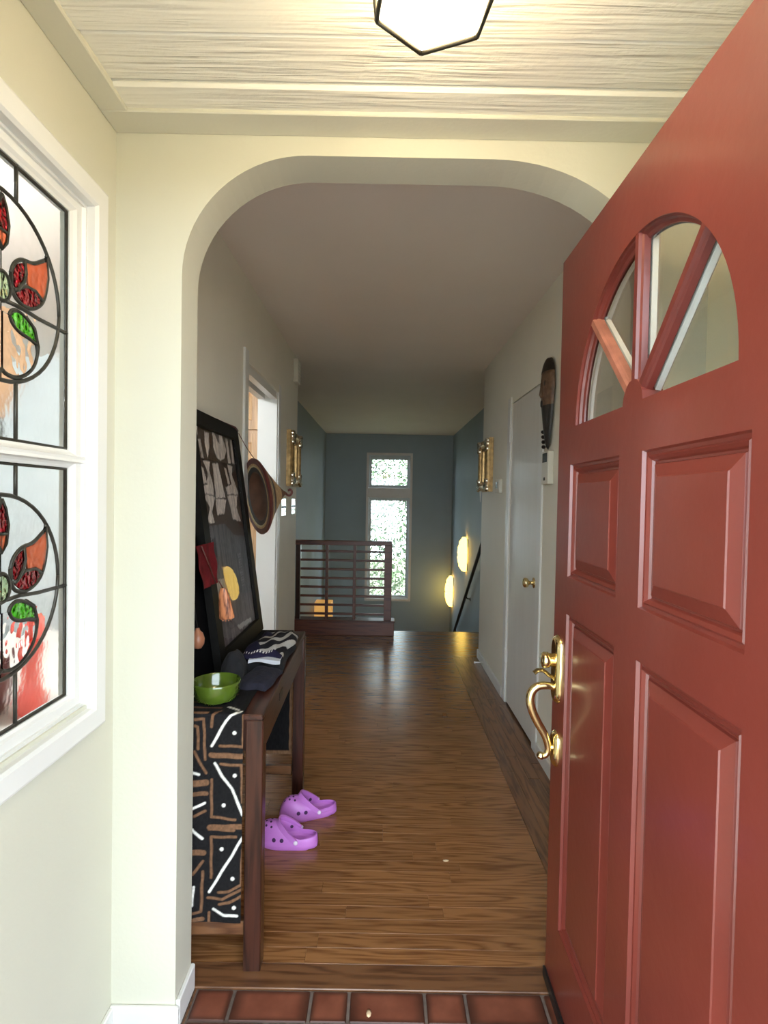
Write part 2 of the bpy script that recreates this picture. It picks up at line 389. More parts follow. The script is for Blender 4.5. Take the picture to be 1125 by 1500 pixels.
def ringloft(bm, levels, mp, close=True, mis=None):
    """nested rectangles (a0,a1,b0,b1,d) joined one to the next; the last one is filled"""
    rows = []
    for a0, a1, b0, b1, d in levels: rows.append([bm.verts.new(mp(a, b, d)) for a, b in rect(a0, a1, b0, b1)])
    for i, (p, q) in enumerate(zip(rows, rows[1:])):
        for k in range(4):
            f = bm.faces.new([p[k], p[(k+1) % 4], q[(k+1) % 4], q[k]])
            if mis: f.material_index = mis[i]
    if close: bm.faces.new(rows[-1])
    return bm
def paint(name, pts, cols, nu, nv, mt, parent=None, **k):
    """grid of points (nv x nu) with a colour per point"""
    pts = np.asarray(pts, float).reshape(-1, 3); cols = np.asarray(cols, float).reshape(-1, 3)
    org = np.array(ORG[parent.name]) if parent is not None else np.array([pts[:, 0].mean(), pts[:, 1].mean(), pts[:, 2].min()])
    i = np.arange((nv-1)*nu).reshape(nv-1, nu)[:, :-1].ravel()
    faces = np.stack([i, i+1, i+nu+1, i+nu], 1)
    me = bpy.data.meshes.new(name); me.from_pydata((pts-org).tolist(), [], faces.tolist())
    at = me.color_attributes.new('Col', 'FLOAT_COLOR', 'POINT')
    at.data.foreach_set('color', np.concatenate([cols, np.ones((len(cols), 1))], 1).ravel().astype(np.float32))
    me.materials.append(mt)
    for p in me.polygons: p.use_smooth = True
    o = bpy.data.objects.new(name, me); COL.objects.link(o); reg(o, org)
    if parent is not None: o.parent = parent
    else: o.location = org
    props(o, **k); return o
def inside(px, py, poly):
    r = np.zeros(px.shape, bool); n = len(poly)
    for i in range(n):
        x1, y1 = poly[i]; x2, y2 = poly[(i+1) % n]
        if y1 == y2: continue
        c = ((y1 > py) != (y2 > py)) & (px < (x2-x1)*(py-y1)/(y2-y1)+x1); r ^= c
    return r
def dline(px, py, line):
    d = np.full(px.shape, 9.)
    for (x1, y1), (x2, y2) in zip(line, line[1:]):
        L = (x2-x1)**2+(y2-y1)**2+1e-12
        t = np.clip(((px-x1)*(x2-x1)+(py-y1)*(y2-y1))/L, 0, 1)
        d = np.minimum(d, np.hypot(px-x1-t*(x2-x1), py-y1-t*(y2-y1)))
    return d
def vnoise(nu, nv, cu, cv, rs):
    g = rs.rand(cv+2, cu+2); u = np.linspace(0, cu, nu); v = np.linspace(0, cv, nv)
    iu = np.minimum(u.astype(int), cu); iv = np.minimum(v.astype(int), cv); fu = u-iu; fv = v-iv
    fu = fu*fu*(3-2*fu); fv = fv*fv*(3-2*fv)
    a = g[np.ix_(iv, iu)]*(1-fu)+g[np.ix_(iv, iu+1)]*fu; b = g[np.ix_(iv+1, iu)]*(1-fu)+g[np.ix_(iv+1, iu+1)]*fu
    return a*(1-fv)[:, None]+b*fv[:, None]

# ================================================================== STRUCTURE
XL, XR, HC = -0.728, 0.857, 2.503          # hall walls and ceiling
WL = -0.677                                # entry left wall
AY0, AY1 = 1.3586, 1.473                   # arch wall
YB = 9.464; SX0, SX1 = -1.021, 1.204       # stairwell
LOW = -1.6
# arch wall with its arched opening, one outline
def arch_outline():
    L, Rr, top = -.512, .66, 2.218; rz = .30
    p = [(-.777, 0), (L, 0)]
    for k in range(0, 19):
        t = PI-(PI/2)*k/18; p.append((L+.31+.31*math.cos(t), top-rz+rz*math.sin(t)))
    for k in range(0, 19):
        t = PI/2-(PI/2)*k/18; p.append((Rr-.40+.40*math.cos(t), top-rz+rz*math.sin(t)))
    p += [(Rr, 0), (.97, 0), (.97, HC+.02), (-.777, HC+.02)]
    return p
struct('wall_arch', slab(B(), arch_outline(), [], PY(AY0), AY1-AY0), M['wall'], label='cream wall with the wide arched opening between entry and hall', cat='wall')
# entry left wall around the stained glass window
struct('wall_entry_left', slab(B(), rect(.58, AY0, 0, 2.4), [rect(.742, 1.238, .884, 2.021)], PX(WL-.045), .045), M['wall'], label='cream entry wall holding the stained glass window', cat='wall')
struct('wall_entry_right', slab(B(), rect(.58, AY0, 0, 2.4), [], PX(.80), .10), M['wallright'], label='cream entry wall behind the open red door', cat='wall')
struct('wall_front', slab(B(), [(-1.2, 0), (-.46, 0), (-.46, 2.08), (.545, 2.08), (.545, 0), (1.2, 0), (1.2, 2.6), (-1.2, 2.6)], [], PY(.42), .16), M['wall'], label='outer wall with the front doorway', cat='wall')
# hall
struct('wall_hall_left', slab(B(), [(AY1, 0), (2.85, 0), (2.85, 2.075), (3.665, 2.075), (3.665, 0), (4.507, 0), (4.507, HC), (AY1, HC)], [], PX(XL-.12), .12), M['hallwall'], label='hall wall with the kitchen doorway', cat='wall')
struct('wall_hall_right', slab(B(), [(AY1, 0), (2.975, 0), (2.975, 2.03), (3.655, 2.03), (3.655, 0), (4.704, 0), (4.704, HC), (AY1, HC)], [], PX(XR), .12), M['hallwall'], label='hall wall with the white closet door', cat='wall')
bm = B(); box(bm, SX0-.1, XL-.002, 4.407, 4.507, LOW, HC); struct('wall_return_left', bm, M['hallwall'], label='short return of the hall wall beside the stairwell', cat='wall')
bm = B(); box(bm, XR+.12, SX1+.1, 4.60, 4.704, LOW, HC); struct('wall_return_right', bm, M['hallwall'], label='short return of the closet wall beside the stairs', cat='wall')
bm = B(); box(bm, SX0-.1, SX0, 4.507, YB, LOW, HC); struct('wall_stair_left', bm, M['blue'], label='grey-blue stairwell wall behind the railing', cat='wall')
bm = B(); box(bm, SX1, SX1+.1, 4.704, YB, LOW, HC); struct('wall_stair_right', bm, M['blue'], label='grey-blue stairwell wall with sconces and handrail', cat='wall')
struct('wall_stair_back', slab(B(), rect(SX0-.1, SX1+.1, LOW, HC), [rect(-.27, .465, -.385, 2.14)], PY(YB), .12), M['blue'], label='grey-blue end wall around the tall window', cat='wall')
bm = B(); box(bm, -3.4, 1.5, AY1-.1, YB+.1, HC, HC+.08); struct('ceiling', bm, M['hallceil'], label='plain white hall ceiling', cat='ceiling')
bm = B(); box(bm, -3.4, 1.5, -.45, AY1-.1, HC+.02, HC+.1); struct('ceiling_roof_deck', bm, M['concrete'], label='roof deck above the entry', cat='roof')
bm = B(); box(bm, SX0-.1, SX1+.1, 5.5, YB, LOW-.05, LOW); struct('floor_lower', bm, M['plankY'], label='lower floor at the foot of the stairs', cat='floor')

# entry ceiling: rough boards and a flat border
fc = struct('ceiling_entry', slab(B(), rect(WL-.05, .85, .5, AY0), [], (lambda a, b, d: Vector((a, b, 2.292+d))), .05), M['rawceil'], label='rough-sawn painted board ceiling of the entry', cat='ceiling')
ys = [1.338, 1.209, 1.080, .951, .822, .693, .58]
for i, (a, b) in enumerate(zip([AY0]+ys, ys)):
    bm = B(); box(bm, WL, .80, b+.002, a-.002, 2.2785-(.006 if i % 2 else 0), 2.305, bev=.006); put('plank', bm, M['rawceil'], fc)
tr = thing('trim_1', 'flat painted border board around the entry ceiling', 'trim', (0, 1.2, 2.264), kind='structure')
for nm, a in (('border_board', (WL, .80, AY0-.077, AY0)), ('border_board', (WL, WL+.064, .58, AY0-.077)), ('border_board', (.736, .80, .58, AY0-.077))):
    bm = B(); box(bm, a[0], a[1], a[2], a[3], 2.264, 2.281, bev=.002); put(nm, bm, M['wall'], tr)

# entry floor: terracotta bricks on grout
bm = B(); box(bm, -.69, .81, -.9, AY1, -.06, -.004); fe = struct('floor_entry', bm, M['grout'], label='terracotta brick tile floor of the entry', cat='floor')
y1 = AY1-.003
for row in range(9):
    h = .094
    if row % 2 == 0: x = -.386-.108-.0; seq = [.100, .212, .100, .205, .108, .212, .104, .21]; x = -.492; seq = [.103, .211, .101, .205, .109, .212, .104, .2]
    else: x = -.492; seq = [.211, .103, .205, .101, .212, .109, .2, .1]
    for s_ in seq:
        x1 = min(x+s_, .80)
        if x < .78:
            bm = B(); dz = rng.uniform(-.0012, 0); box(bm, x+.0025, x1-.0025, y1-h+.005, y1, -.03, dz, bev=.003); put('tile', bm, M['tile'], fe)
        x = x1+.003
    y1 -= h
# left-hand edge strip of the tiles
bm = B(); box(bm, -.512+.013, -.494, 1.0, AY1, -.01, -.001, bev=.001); put('edge_strip', bm, M['thresh'], fe)

# hall floor: oak strips
bm = B(); box(bm, XL-.12, XR+.12, AY1, 4.6, -.09, -.021); box(bm, SX0, SX1, 4.6, 5.6, -.09, -.021)
fl = struct('floor', bm, M['thresh'], label='oak strip floor of the hall', cat='floor')
bm = B(); box(bm, XL, XR, AY1+.001, 1.557, -.02, .0015, bev=.002); put('threshold_board', bm, M['thresh'], fl)
W_ = .0572; y = 1.558
while y < 5.59:
    yy = min(y+W_, 5.60); xa, xb = (XL, .628) if yy < 4.70 else (SX0+.001, SX1-.001)
    if yy < 4.52 or yy > 4.7: pass
    cuts = sorted(rng.uniform(xa+.15, xb-.15, 2)) if rng.rand() < .45 else [rng.uniform(xa+.2, xb-.2)]
    xs = [xa]+list(cuts)+[xb]
    for p, q in zip(xs, xs[1:]):
        if q-p < .05: continue
        bm = B(); box(bm, p+.0003, q-.0003, y+.0003, yy-.0003, -.02, 0, bev=.0004); put('plank', bm, M['plank'], fl)
    y = yy
for i in range(4):
    xa = .629+i*.057; ya = 1.558; 
    while ya < 4.70:
        yb = min(ya+rng.uniform(.8, 1.6), 4.70)
        bm = B(); box(bm, xa+.0003, xa+.0567, ya+.0003, yb-.0003, -.02, .0002, bev=.0009); put('plank', bm, M['plankY'], fl); ya = yb
# baseboards
def bb(n, *a, **k):
    bm = B(); box(bm, *a, bev=.003); struct(n, bm, M['white'], label=k['label'], cat='baseboard')
bb('baseboard_arch_front', WL, -.512+.012, AY0-.012, AY0, 0, .062, label='low white baseboard on the arch wall front')
bb('baseboard_arch_jamb', -.512, -.500, AY0, AY1, 0, .072, label='low white baseboard in the arch reveal')
bb('baseboard_entry_left', WL, WL+.012, .58, AY0-.012, 0, .062, label='low white baseboard under the stained glass window')
bb('baseboard_hall_right', XR-.014, XR, 3.745, 4.704, 0, .073, label='low white baseboard beyond the closet door')
bb('baseboard_hall_right_near', XR-.014, XR, AY1, 2.885, 0, .073, label='low white baseboard before the closet door')
bb('baseboard_hall_left', XL, XL+.014, AY1, 2.755, 0, .073, label='low white baseboard behind the console table')
bb('baseboard_hall_left_far', XL, XL+.014, 3.76, 4.507, 0, .073, label='low white baseboard beyond the kitchen doorway')

bm = B(); box(bm, XR+.119, 1.6, 2.7, 2.8, 0, HC); box(bm, XR+.119, 1.6, 3.9, 4.0, 0, HC); box(bm, 1.55, 1.65, 2.7, 4.0, 0, HC); box(bm, XR+.119, 1.6, 2.75, 3.95, 2.3, 2.4)
struct('wall_closet', bm, M['hallwall'], label='inside of the closet behind the white door', cat='wall')
bm = B(); box(bm, XR+.13, 1.6, 2.75, 3.95, -.09, -.001); struct('floor_closet', bm, M['plankY'], label='closet floor', cat='floor')
# kitchen beyond the left wall
bm = B()
for a in ((-3.42, -3.32, -.45, 4.6, 0, HC), (-3.32, SX0-.1, 4.48, 4.6, 0, HC), (-3.32, WL-.1, -.45, -.35, 0, HC), (WL-.2, WL-.101, -.35, .42, 0, HC)):
    box(bm, *a)
struct('wall_kitchen', bm, M['kitchenwall'], label='white walls of the kitchen behind the glass', cat='wall')
bm = B(); box(bm, -3.4, XL-.121, -.4, 4.55, -.09, -.001); struct('floor_kitchen', bm, M['plankY'], label='wooden kitchen floor', cat='floor')
# porch and ground
bm = B(); box(bm, -3, 3, -3, .41, -.14, -.07); struct('ground_porch', bm, M['concrete'], label='concrete porch outside the front door', cat='porch')
bm = B(); box(bm, -40, 40, -40, 40, -3.1, -3.0); struct('ground', bm, M['grass'], label='lawn around the house', cat='ground')

# ---------------------------------------------------------------- stairwell window
w2 = thing('window_2', 'tall white-framed window with a small pane over a long one', 'window', (.1, YB, -.42), kind='structure')
bm = B(); ringloft(bm, [(-.304, .501, -.42, 2.178, 0), (-.304, .501, -.42, 2.178, -.018), (-.266, .461, -.382, 2.138, -.018), (-.266, .461, -.382, 2.138, .09)], PY(YB), close=False); put('casing', bm, M['wintrim'], w2)
bm = B(); box(bm, -.266, .461, YB-.004, YB+.09, 1.395, 1.565, bev=.006); put('mullion', bm, M['wintrim'], w2)
for a in ((1.565, 2.138, 1.617, 2.062), (-.382, 1.395, -.327, 1.343)):
    bm = B(); ringloft(bm, [(-.266, .461, a[0], a[1], .02), (-.25, .44, a[0]+.016, a[1]-.016, .02), (-.245, .435, a[0]+.02, a[1]-.02, .045), (-.213, .408, a[2], a[3], .045), (-.213, .408, a[2], a[3], .075)], PY(YB), close=False)
    s_ = put('sash', bm, M['sash'], w2)
    bm = B(); box(bm, -.213, .408, YB+.06, YB+.064, a[2], a[3]); put('pane', bm, M['pane'], s_)

# ---------------------------------------------------------------- stained glass window
w1 = thing('window_1', 'white-framed window of two stained glass sashes with red tulips', 'window', (WL, .99, .822), kind='structure')
def lv(L, y0=.69, y1=1.29, z0=.822, z1=2.073): return [(y0+i, y1-i, z0+i, z1-i, x) for i, x in L]
I3 = lambda a, b, d: Vector((d, a, b))
bm = B(); ringloft(bm, lv([(0, WL), (0, -.661), (.006, -.658), (.046, -.658), (.0525, -.664), (.053, -.682)]), I3, close=False); put('casing', bm, M['white'], w1)
for (z0, z1) in ((1.4465, 2.021), (.884, 1.4465)):
    g0, g1 = (1.466, 1.984) if z0 > 1 else (.922, 1.427)
    lev = [(.742, 1.238, z0, z1, -.716), (.742, 1.238, z0, z1, -.682), (.751, 1.229, z0+(.006 if z0 > 1 else .009), z1-(.009 if z0 > 1 else .006), -.680), (.757, 1.223, z0+.009, z1-.009, -.686),
           (.775, 1.205, g0-.010, g1+.012, -.686), (.782, 1.198, g0-.006, g1+.006, -.691), (.79, 1.19, g0, g1, -.694), (.79, 1.19, g0, g1, -.716)]
    bm = B(); ringloft(bm, lev, I3, close=False); s_ = put('sash_frame', bm, M['white'], w1)
    cy, cz = .99, (1.720 if z0 > 1 else 1.168); T0, T1 = g0-cz, g1-cz
    XG = -.702
    def pane(poly, mt, dx=0):
        bm = B(); slab(bm, [(cy+a, cz+b) for a, b in poly], [], PX(XG+dx-.002), .004); put('pane', bm, M[mt], s_)
    R0 = .1715; zc = .027
    arc = lambda t0, t1, n=14: [(R0*math.cos(t0+(t1-t0)*k/n), zc+R0*math.sin(t0+(t1-t0)*k/n)) for k in range(n+1)]
    ah = math.acos(.037/R0); a0 = math.asin(-zc/R0)
    lines = []
    def chaikin(P, k=2):
        for _ in range(k):
            Q = [P[0]]
            for (a, b), (c, d) in zip(P, P[1:]): Q += [(a*.75+c*.25, b*.75+d*.25), (a*.25+c*.75, b*.25+d*.75)]
            P = Q+[P[-1]]
        return P
    for sg in (1, -1):
        mir = lambda P: [(sg*a, b) for a, b in P]
        pane(mir([(.037, T1)]+[(.2, T1), (.2, 0)]+arc(a0, ah)), 'frost')
        pane(mir([(.2, 0), (.2, T0), (.037, T0)]+arc(-ah, a0)), 'frost')
        pane(mir([(0, 0)]+arc(a0, PI/2)), 'water')
        pane(mir([(0, 0)]+arc(-PI/2, a0)), 'water')
        tul = [(.023, .059), (.031, .080), (.055, .098), (.087, .101), (.118, .121), (.128, .132), (.133, .092), (.126, .055), (.111, .027), (.08, .010), (.051, .010), (.031, .019), (.023, .038)]
        redL = [(.027, .06), (.035, .079), (.062, .095), (.063, .073), (.058, .057), (.041, .036), (.029, .037)]
        orn = [(.065, .095), (.087, .099), (.126, .122), (.129, .09), (.119, .041), (.095, .052), (.069, .053)]
        redR = [(.035, .027), (.062, .048), (.094, .048), (.110, .037), (.095, .021), (.08, .012), (.055, .012)]
        leaf = [(.019, -.022), (.024, -.011), (.041, -.004), (.066, -.011), (.092, -.026), (.098, -.054), (.073, -.047), (.048, -.045), (.027, -.036)]
        scr = [(.096, -.052), (.101, -.072), (.090, -.1), (.066, -.122), (.035, -.134), (.008, -.131), (-.0, -.125)]
        tul = chaikin(tul[:5])+tul[5:6]+chaikin(tul[6:]); tul = tul[:-1]+[(.024, .036)]
        redL, redR, scr = chaikin(redL+redL[:1], 2), chaikin(redR+redR[:1], 2), chaikin(scr, 2)
        leaf = chaikin(leaf[:6], 2)+chaikin(leaf[5:]+leaf[:1], 2)[1:-1]
        pane(mir(redL), 'gred', .003); pane(mir(orn), 'gorange', .003); pane(mir(redR), 'gred', .003); pane(mir(leaf), 'ggreen', .003)
        pane(mir([(0, -.02), (.019, -.022), (.027, -.036), (.048, -.045), (.073, -.047), (.096, -.052)]+scr[1:]), 'ripple', .003)
        lines += [mir(tul+tul[:1]), mir([(.060, .097), (.064, .073), (.058, .055), (.041, .034), (.031, .03)]), mir([(.041, .034), (.065, .05), (.095, .051), (.118, .038)]),
                  mir(leaf+leaf[:1]), mir(scr), mir([(.066, -.009), (.092, -.024), (.103, -.056), (.101, -.072)]), mir([(.010, .002), (.05, .004), (.103, 0), (.2, 0)]),
                  mir([(.037, T1), (.037, zc+R0*math.sin(ah))]), mir([(.037, T0), (.037, zc-R0*math.sin(ah))]), mir([(.128, .132), (.131, .139)])]
    pane([(-.037, T1), (.037, T1)]+[(R0*math.cos(t), zc+R0*math.sin(t)) for t in np.linspace(ah, PI-ah, 6)], 'frost')
    pane([(-.037, T0)]+[(R0*math.cos(t), zc-R0*math.sin(t)) for t in np.linspace(PI-ah, ah, 6)]+[(.037, T0)], 'frost')
    pane([(-.016, .127), (-.016, .142), (-.010, .170), (0, .188), (.010, .170), (.016, .142), (.016, .127)], 'gred', .003)
    pane([(-.016, .125), (.016, .125), (.010, .108), (0, .094), (-.010, .108)], 'gorange', .003)
    pane([(.020*math.cos(t), .026+.026*math.sin(t)) for t in np.linspace(0, 2*PI, 17)[:-1]], 'gpale', .003)
    lines += [[(0, .19), (.010, .172), (.017, .142), (.012, .108), (0, .092), (-.012, .108), (-.017, .142), (-.010, .172), (0, .19)], [(-.016, .126), (.016, .126)],
              [(.021*math.cos(t), .026+.027*math.sin(t)) for t in np.linspace(0, 2*PI, 17)], [(R0*math.cos(t), zc+R0*math.sin(t)) for t in np.linspace(0, 2*PI, 49)],
              [(-.197, T0+.003), (.197, T0+.003), (.197, T1-.003), (-.197, T1-.003), (-.197, T0+.003)]]
    bm = B()
    for i, L in enumerate(lines): tube(bm, [(XG+.002, cy+a, cz+b) for a, b in L], .0042 if len(L) != 5 else .0048, seg=6)
    put('came_network', bm, M['lead'], s_, label='dark lead lines between the glass pieces')

# ---------------------------------------------------------------- red front door
th = -.0176; DO = Vector((.4932, 1.5312, 0)); DU = Vector((math.sin(th), -math.cos(th), 0)); DN = Vector((math.cos(th), math.sin(th), 0))
DM = lambda u, z, d: DO+DU*u+Vector((0, 0, z))+DN*d
fcu, fcz, fr = .4644, 1.569, .3284
d1 = thing('door_1', 'open red front door with a fan of four glass lights and brass handle', 'door', (DO.x, DO.y-.45, .012), kind='structure')
fan = [(fcu+fr*math.cos(t), fcz+fr*math.sin(t)) for t in np.linspace(0, PI, 41)]
PN = [(.1041, .413, 1.1747, 1.4711), (.5154, .8258, 1.1747, 1.4711), (.1041, .413, .2174, 1.075), (.5154, .8258, .2174, 1.075)]
DT = .044
bm = B(); slab(bm, rect(0, .93, .014, 2.042), [fan]+[rect(a, b, c, d) for a, b, c, d in PN], DM, DT); put('door_slab', bm, M['red'], d1)
for a, b, c, d in PN:
    def L(i, dd): return (a+i, b-i, c+i, d-i, dd)
    bm = B(); ringloft(bm, [L(0, .0), L(.003, .007), L(.009, .0085), L(.013, .005), L(.019, .010), L(.022, .015), L(.026, .015), L(.028, .011), L(.050, .004), L(.052, .002)], DM)
    ringloft(bm, [L(0, DT), L(.004, DT-.006), L(.02, DT-.012), L(.05, DT-.004)], DM)
    put('panel', bm, M['red'], d1)
# fan light: reveal beads, muntins, hub, panes
def ringband(bm, r0, d0, r1, d1_, n=40):
    A = [bm.verts.new(DM(fcu+r0*math.cos(t), fcz+r0*math.sin(t), d0)) for t in np.linspace(0, PI, n+1)]
    Bv = [bm.verts.new(DM(fcu+r1*math.cos(t), fcz+r1*math.sin(t), d1_)) for t in np.linspace(0, PI, n+1)]
    for k in range(n): bm.faces.new([A[k], A[k+1], Bv[k+1], Bv[k]]).smooth = True
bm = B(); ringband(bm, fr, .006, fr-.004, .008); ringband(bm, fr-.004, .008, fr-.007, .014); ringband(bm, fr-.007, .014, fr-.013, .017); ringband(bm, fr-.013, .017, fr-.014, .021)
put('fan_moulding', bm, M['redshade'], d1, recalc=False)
bm = B(); ringband(bm, fr-.016, .025, fr-.012, .030); ringband(bm, fr-.012, .030, fr-.004, .034); ringband(bm, fr-.004, .034, fr-.001, DT)
box(bm, 0, 1, 0, 1, 0, 1)if False else None
put('inner_fan_moulding', bm, M['white'], d1, recalc=False, label='white inner side of the fan moulding')
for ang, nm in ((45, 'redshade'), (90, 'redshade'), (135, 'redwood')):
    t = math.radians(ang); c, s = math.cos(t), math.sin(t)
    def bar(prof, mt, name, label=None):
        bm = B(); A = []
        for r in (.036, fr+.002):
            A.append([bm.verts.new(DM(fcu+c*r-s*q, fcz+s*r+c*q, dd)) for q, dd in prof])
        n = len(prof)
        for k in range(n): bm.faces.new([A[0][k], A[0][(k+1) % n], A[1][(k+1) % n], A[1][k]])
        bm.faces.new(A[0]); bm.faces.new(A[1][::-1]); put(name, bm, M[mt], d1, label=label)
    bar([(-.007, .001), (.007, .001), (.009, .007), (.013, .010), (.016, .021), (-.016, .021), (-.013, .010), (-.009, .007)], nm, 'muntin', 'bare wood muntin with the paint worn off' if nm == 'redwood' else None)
    bar([(-.015, .026), (.015, .026), (.017, .036), (.008, .043), (-.008, .043), (-.017, .036)], 'white', 'inner_muntin', 'white inner side of the muntin')
hub = [(fcu+.044*math.cos(t), fcz+.046*math.sin(t)) for t in np.linspace(0, PI, 13)]+[(fcu-.03, fcz-.0), (fcu, fcz-.0)]
hub = [(fcu+.044*math.cos(t), fcz-.001+.048*math.sin(t)) for t in np.linspace(0, PI, 9)]
bm = B(); slab(bm, hub, [], lambda u, z, d: DM(u, z, d+.0005), .04); put('hub', bm, M['red'], d1)
for k in range(4):
    t0, t1 = k*PI/4+.0, (k+1)*PI/4
    poly = [(fcu+(fr-.014)*math.cos(t), fcz+(fr-.014)*math.sin(t)) for t in np.linspace(t0, t1, 9)]
    poly += [(fcu+.03*math.cos(t1), fcz+.03*math.sin(t1)), (fcu+.03*math.cos(t0), fcz+.03*math.sin(t0))]
    bm = B(); slab(bm, poly, [], lambda u, z, d: DM(u, z, d+.0225), .003); put('pane', bm, M['pane'], d1)
bm = B(); slab(bm, rect(.0, .93, .0, .03), [], lambda u, z, d: DM(u, z, d-.007), .0065); put('door_sweep', bm, M['iron'], d1, label='black rubber sweep along the bottom')
# brass handle set
def plate(u0, hw, z0, z1, th_, n=8):
    r = hw; pts = []
    for k in range(n+1): t = PI*k/n; pts.append((r*math.cos(t), z1-r*1.1+r*1.1*math.sin(t)))
    for k in range(n+1): t = PI+PI*k/n; pts.append((r*math.cos(t), z0+r*1.1+r*1.1*math.sin(t)))
    zc_ = (z0+z1)/2; bm = B(); rows = []
    for sc, dd in ((1, 0), (1, -.004), (.90, -.007), (.80, -th_+.002), (.60, -th_)):
        rows.append([bm.verts.new(DM(u0+a*sc, zc_+(b-zc_)*(1-(1-sc)*hw/(z1-z0)*2), dd)) for a, b in pts])
    for p, q in zip(rows, rows[1:]):
        for k in range(len(p)): bm.faces.new([p[k], p[(k+1) % len(p)], q[(k+1) % len(p)], q[k]]).smooth = True
    bm.faces.new(rows[-1]); return bm
hp = put('handle_plate', plate(.047, .033, .815, 1.005, .014), M['brass'], d1, label='polished brass escutcheon')
fx = DM(.05, 0, 0)
bm = B(); lathe(bm, [(.0, .046), (.019, .046), (.023, .042), (.023, .030), (.019, .026), (.019, .006)], DM(.047, .934, 0), -DN, seg=8); lathe(bm, [(.0, .0475), (.010, .0475), (.011, .046)], DM(.047, .934, 0), -DN, seg=16)
put('lock_cylinder', bm, M['brass'], hp)
def gp(L, y=None): return [Vector((a, fx.y if y is None else y, b)) for a, b in L]
bm = B(); tube(bm, smoothpts(gp([(.486, .877), (.475, .889), (.466, .893), (.451, .905), (.436, .906), (.425, .898)])), [.006]*4+[.0055]*27, seg=8); bmesh.ops.scale(bm, vec=(1, 2.0, 1), verts=bm.verts, space=Matrix.Translation((0, -fx.y, 0))); put('thumb_latch', bm, M['brassdark'], hp, smooth=True)
G = smoothpts(gp([(.490, .857), (.482, .860), (.461, .864), (.437, .861), (.421, .847), (.416, .824), (.423, .793), (.439, .760), (.457, .730), (.467, .704), (.469, .682), (.461, .669), (.449, .668)]), 7)
n = len(G); rad = [.0085+.0035*math.sin(PI*min(1, i/n*1.15)) for i in range(n)]; rad[-1] = .0075
bm = B(); tube(bm, G, rad, seg=12); lathe(bm, [(0, .0115), (.008, .008), (.0115, 0), (.008, -.008), (0, -.0115)], G[-1], seg=12)
put('pull_grip', bm, M['brass'], hp, smooth=True)
rs = put('lower_rosette', plate(.047, .029, .638, .738, .013), M['brass'], d1, label='polished brass lower rosette')
bm = B(); tube(bm, [(.487, fx.y, .692), (.468, fx.y, .692)], [.011, .007], seg=10); put('stud', bm, M['brass'], rs)
bm = B()
for z in (.25, 1.05, 1.85): box(bm, 0, .012, 0, .03, 0, .09, rot=Matrix.Translation(DM(.92, z, .02)))
put('hinge', bm, M['brassdark'], d1)

# ---------------------------------------------------------------- white closet door in the hall
d2 = thing('door_2', 'flat off-white closet door with a brass knob', 'door', (XR, 3.3, .012), kind='structure')
bm = B(); box(bm, XR+.002, XR+.037, 2.980, 3.650, .012, 2.024, bev=.002); put('door_slab', bm, M['closet'], d2)
bm = B(); box(bm, XR-.011, XR+.001, 3.655, 3.735, 0, 2.075, bev=.004); put('casing', bm, M['white'], d2)
bm = B(); box(bm, XR-.011, XR+.001, 2.895, 2.975, 0, 2.03, bev=.004); put('casing', bm, M['white'], d2)
for z in (1.818, .323):
    bm = B(); box(bm, XR-.006, XR+.003, 3.64, 3.675, z-.045, z+.045, bev=.001); tube(bm, [(XR-.010, 3.653, z-.05), (XR-.010, 3.653, z+.05)], .006, seg=8); put('hinge', bm, M['white'], d2)
bm = B(); lathe(bm, [(.030, 0), (.030, .004), (.012, .008), (.010, .024), (.016, .030), (.025, .036), (.028, .046), (.026, .056), (.016, .062), (0, .063)], (XR, 3.035, .914), (-1, 0, 0), seg=20); put('knob', bm, M['brass'], d2)

# ---------------------------------------------------------------- kitchen doorway trim
t2 = thing('trim_2', 'white casing and pocket jamb of the kitchen doorway', 'trim', (XL, 3.25, 0), kind='structure')
for a in ((XL-.001, XL+.012, 2.77, 2.85, 0, 2.135), (XL-.001, XL+.012, 3.665, 3.745, 0, 2.135)):
    bm = B(); box(bm, *a, bev=.004); put('casing', bm, M['white'], t2)
bm = B(); box(bm, XL-.001, XL+.010, 2.85, 3.665, 2.075, 2.135, bev=.003); put('head_casing', bm, M['hallwall'], t2)
bm = B(); box(bm, XL-.13, XL, 3.655, 3.666, 0, 2.075); put('jamb', bm, M['white'], t2)
bm = B(); box(bm, XL-.13, XL, 2.849, 2.86, 0, 2.075); put('jamb', bm, M['white'], t2)
bm = B(); box(bm, XL-.045, XL-.004, 2.86, 3.655, 2.03, 2.076); box(bm, XL-.13, XL-.085, 2.86, 3.655, 2.03, 2.076); put('jamb_head', bm, M['white'], t2)
bm = B(); box(bm, XL-.085, XL-.045, 2.86, 3.60, 2.066, 2.0745); put('track_slot', bm, M['iron'], t2, label='dark slot of the pocket door track')

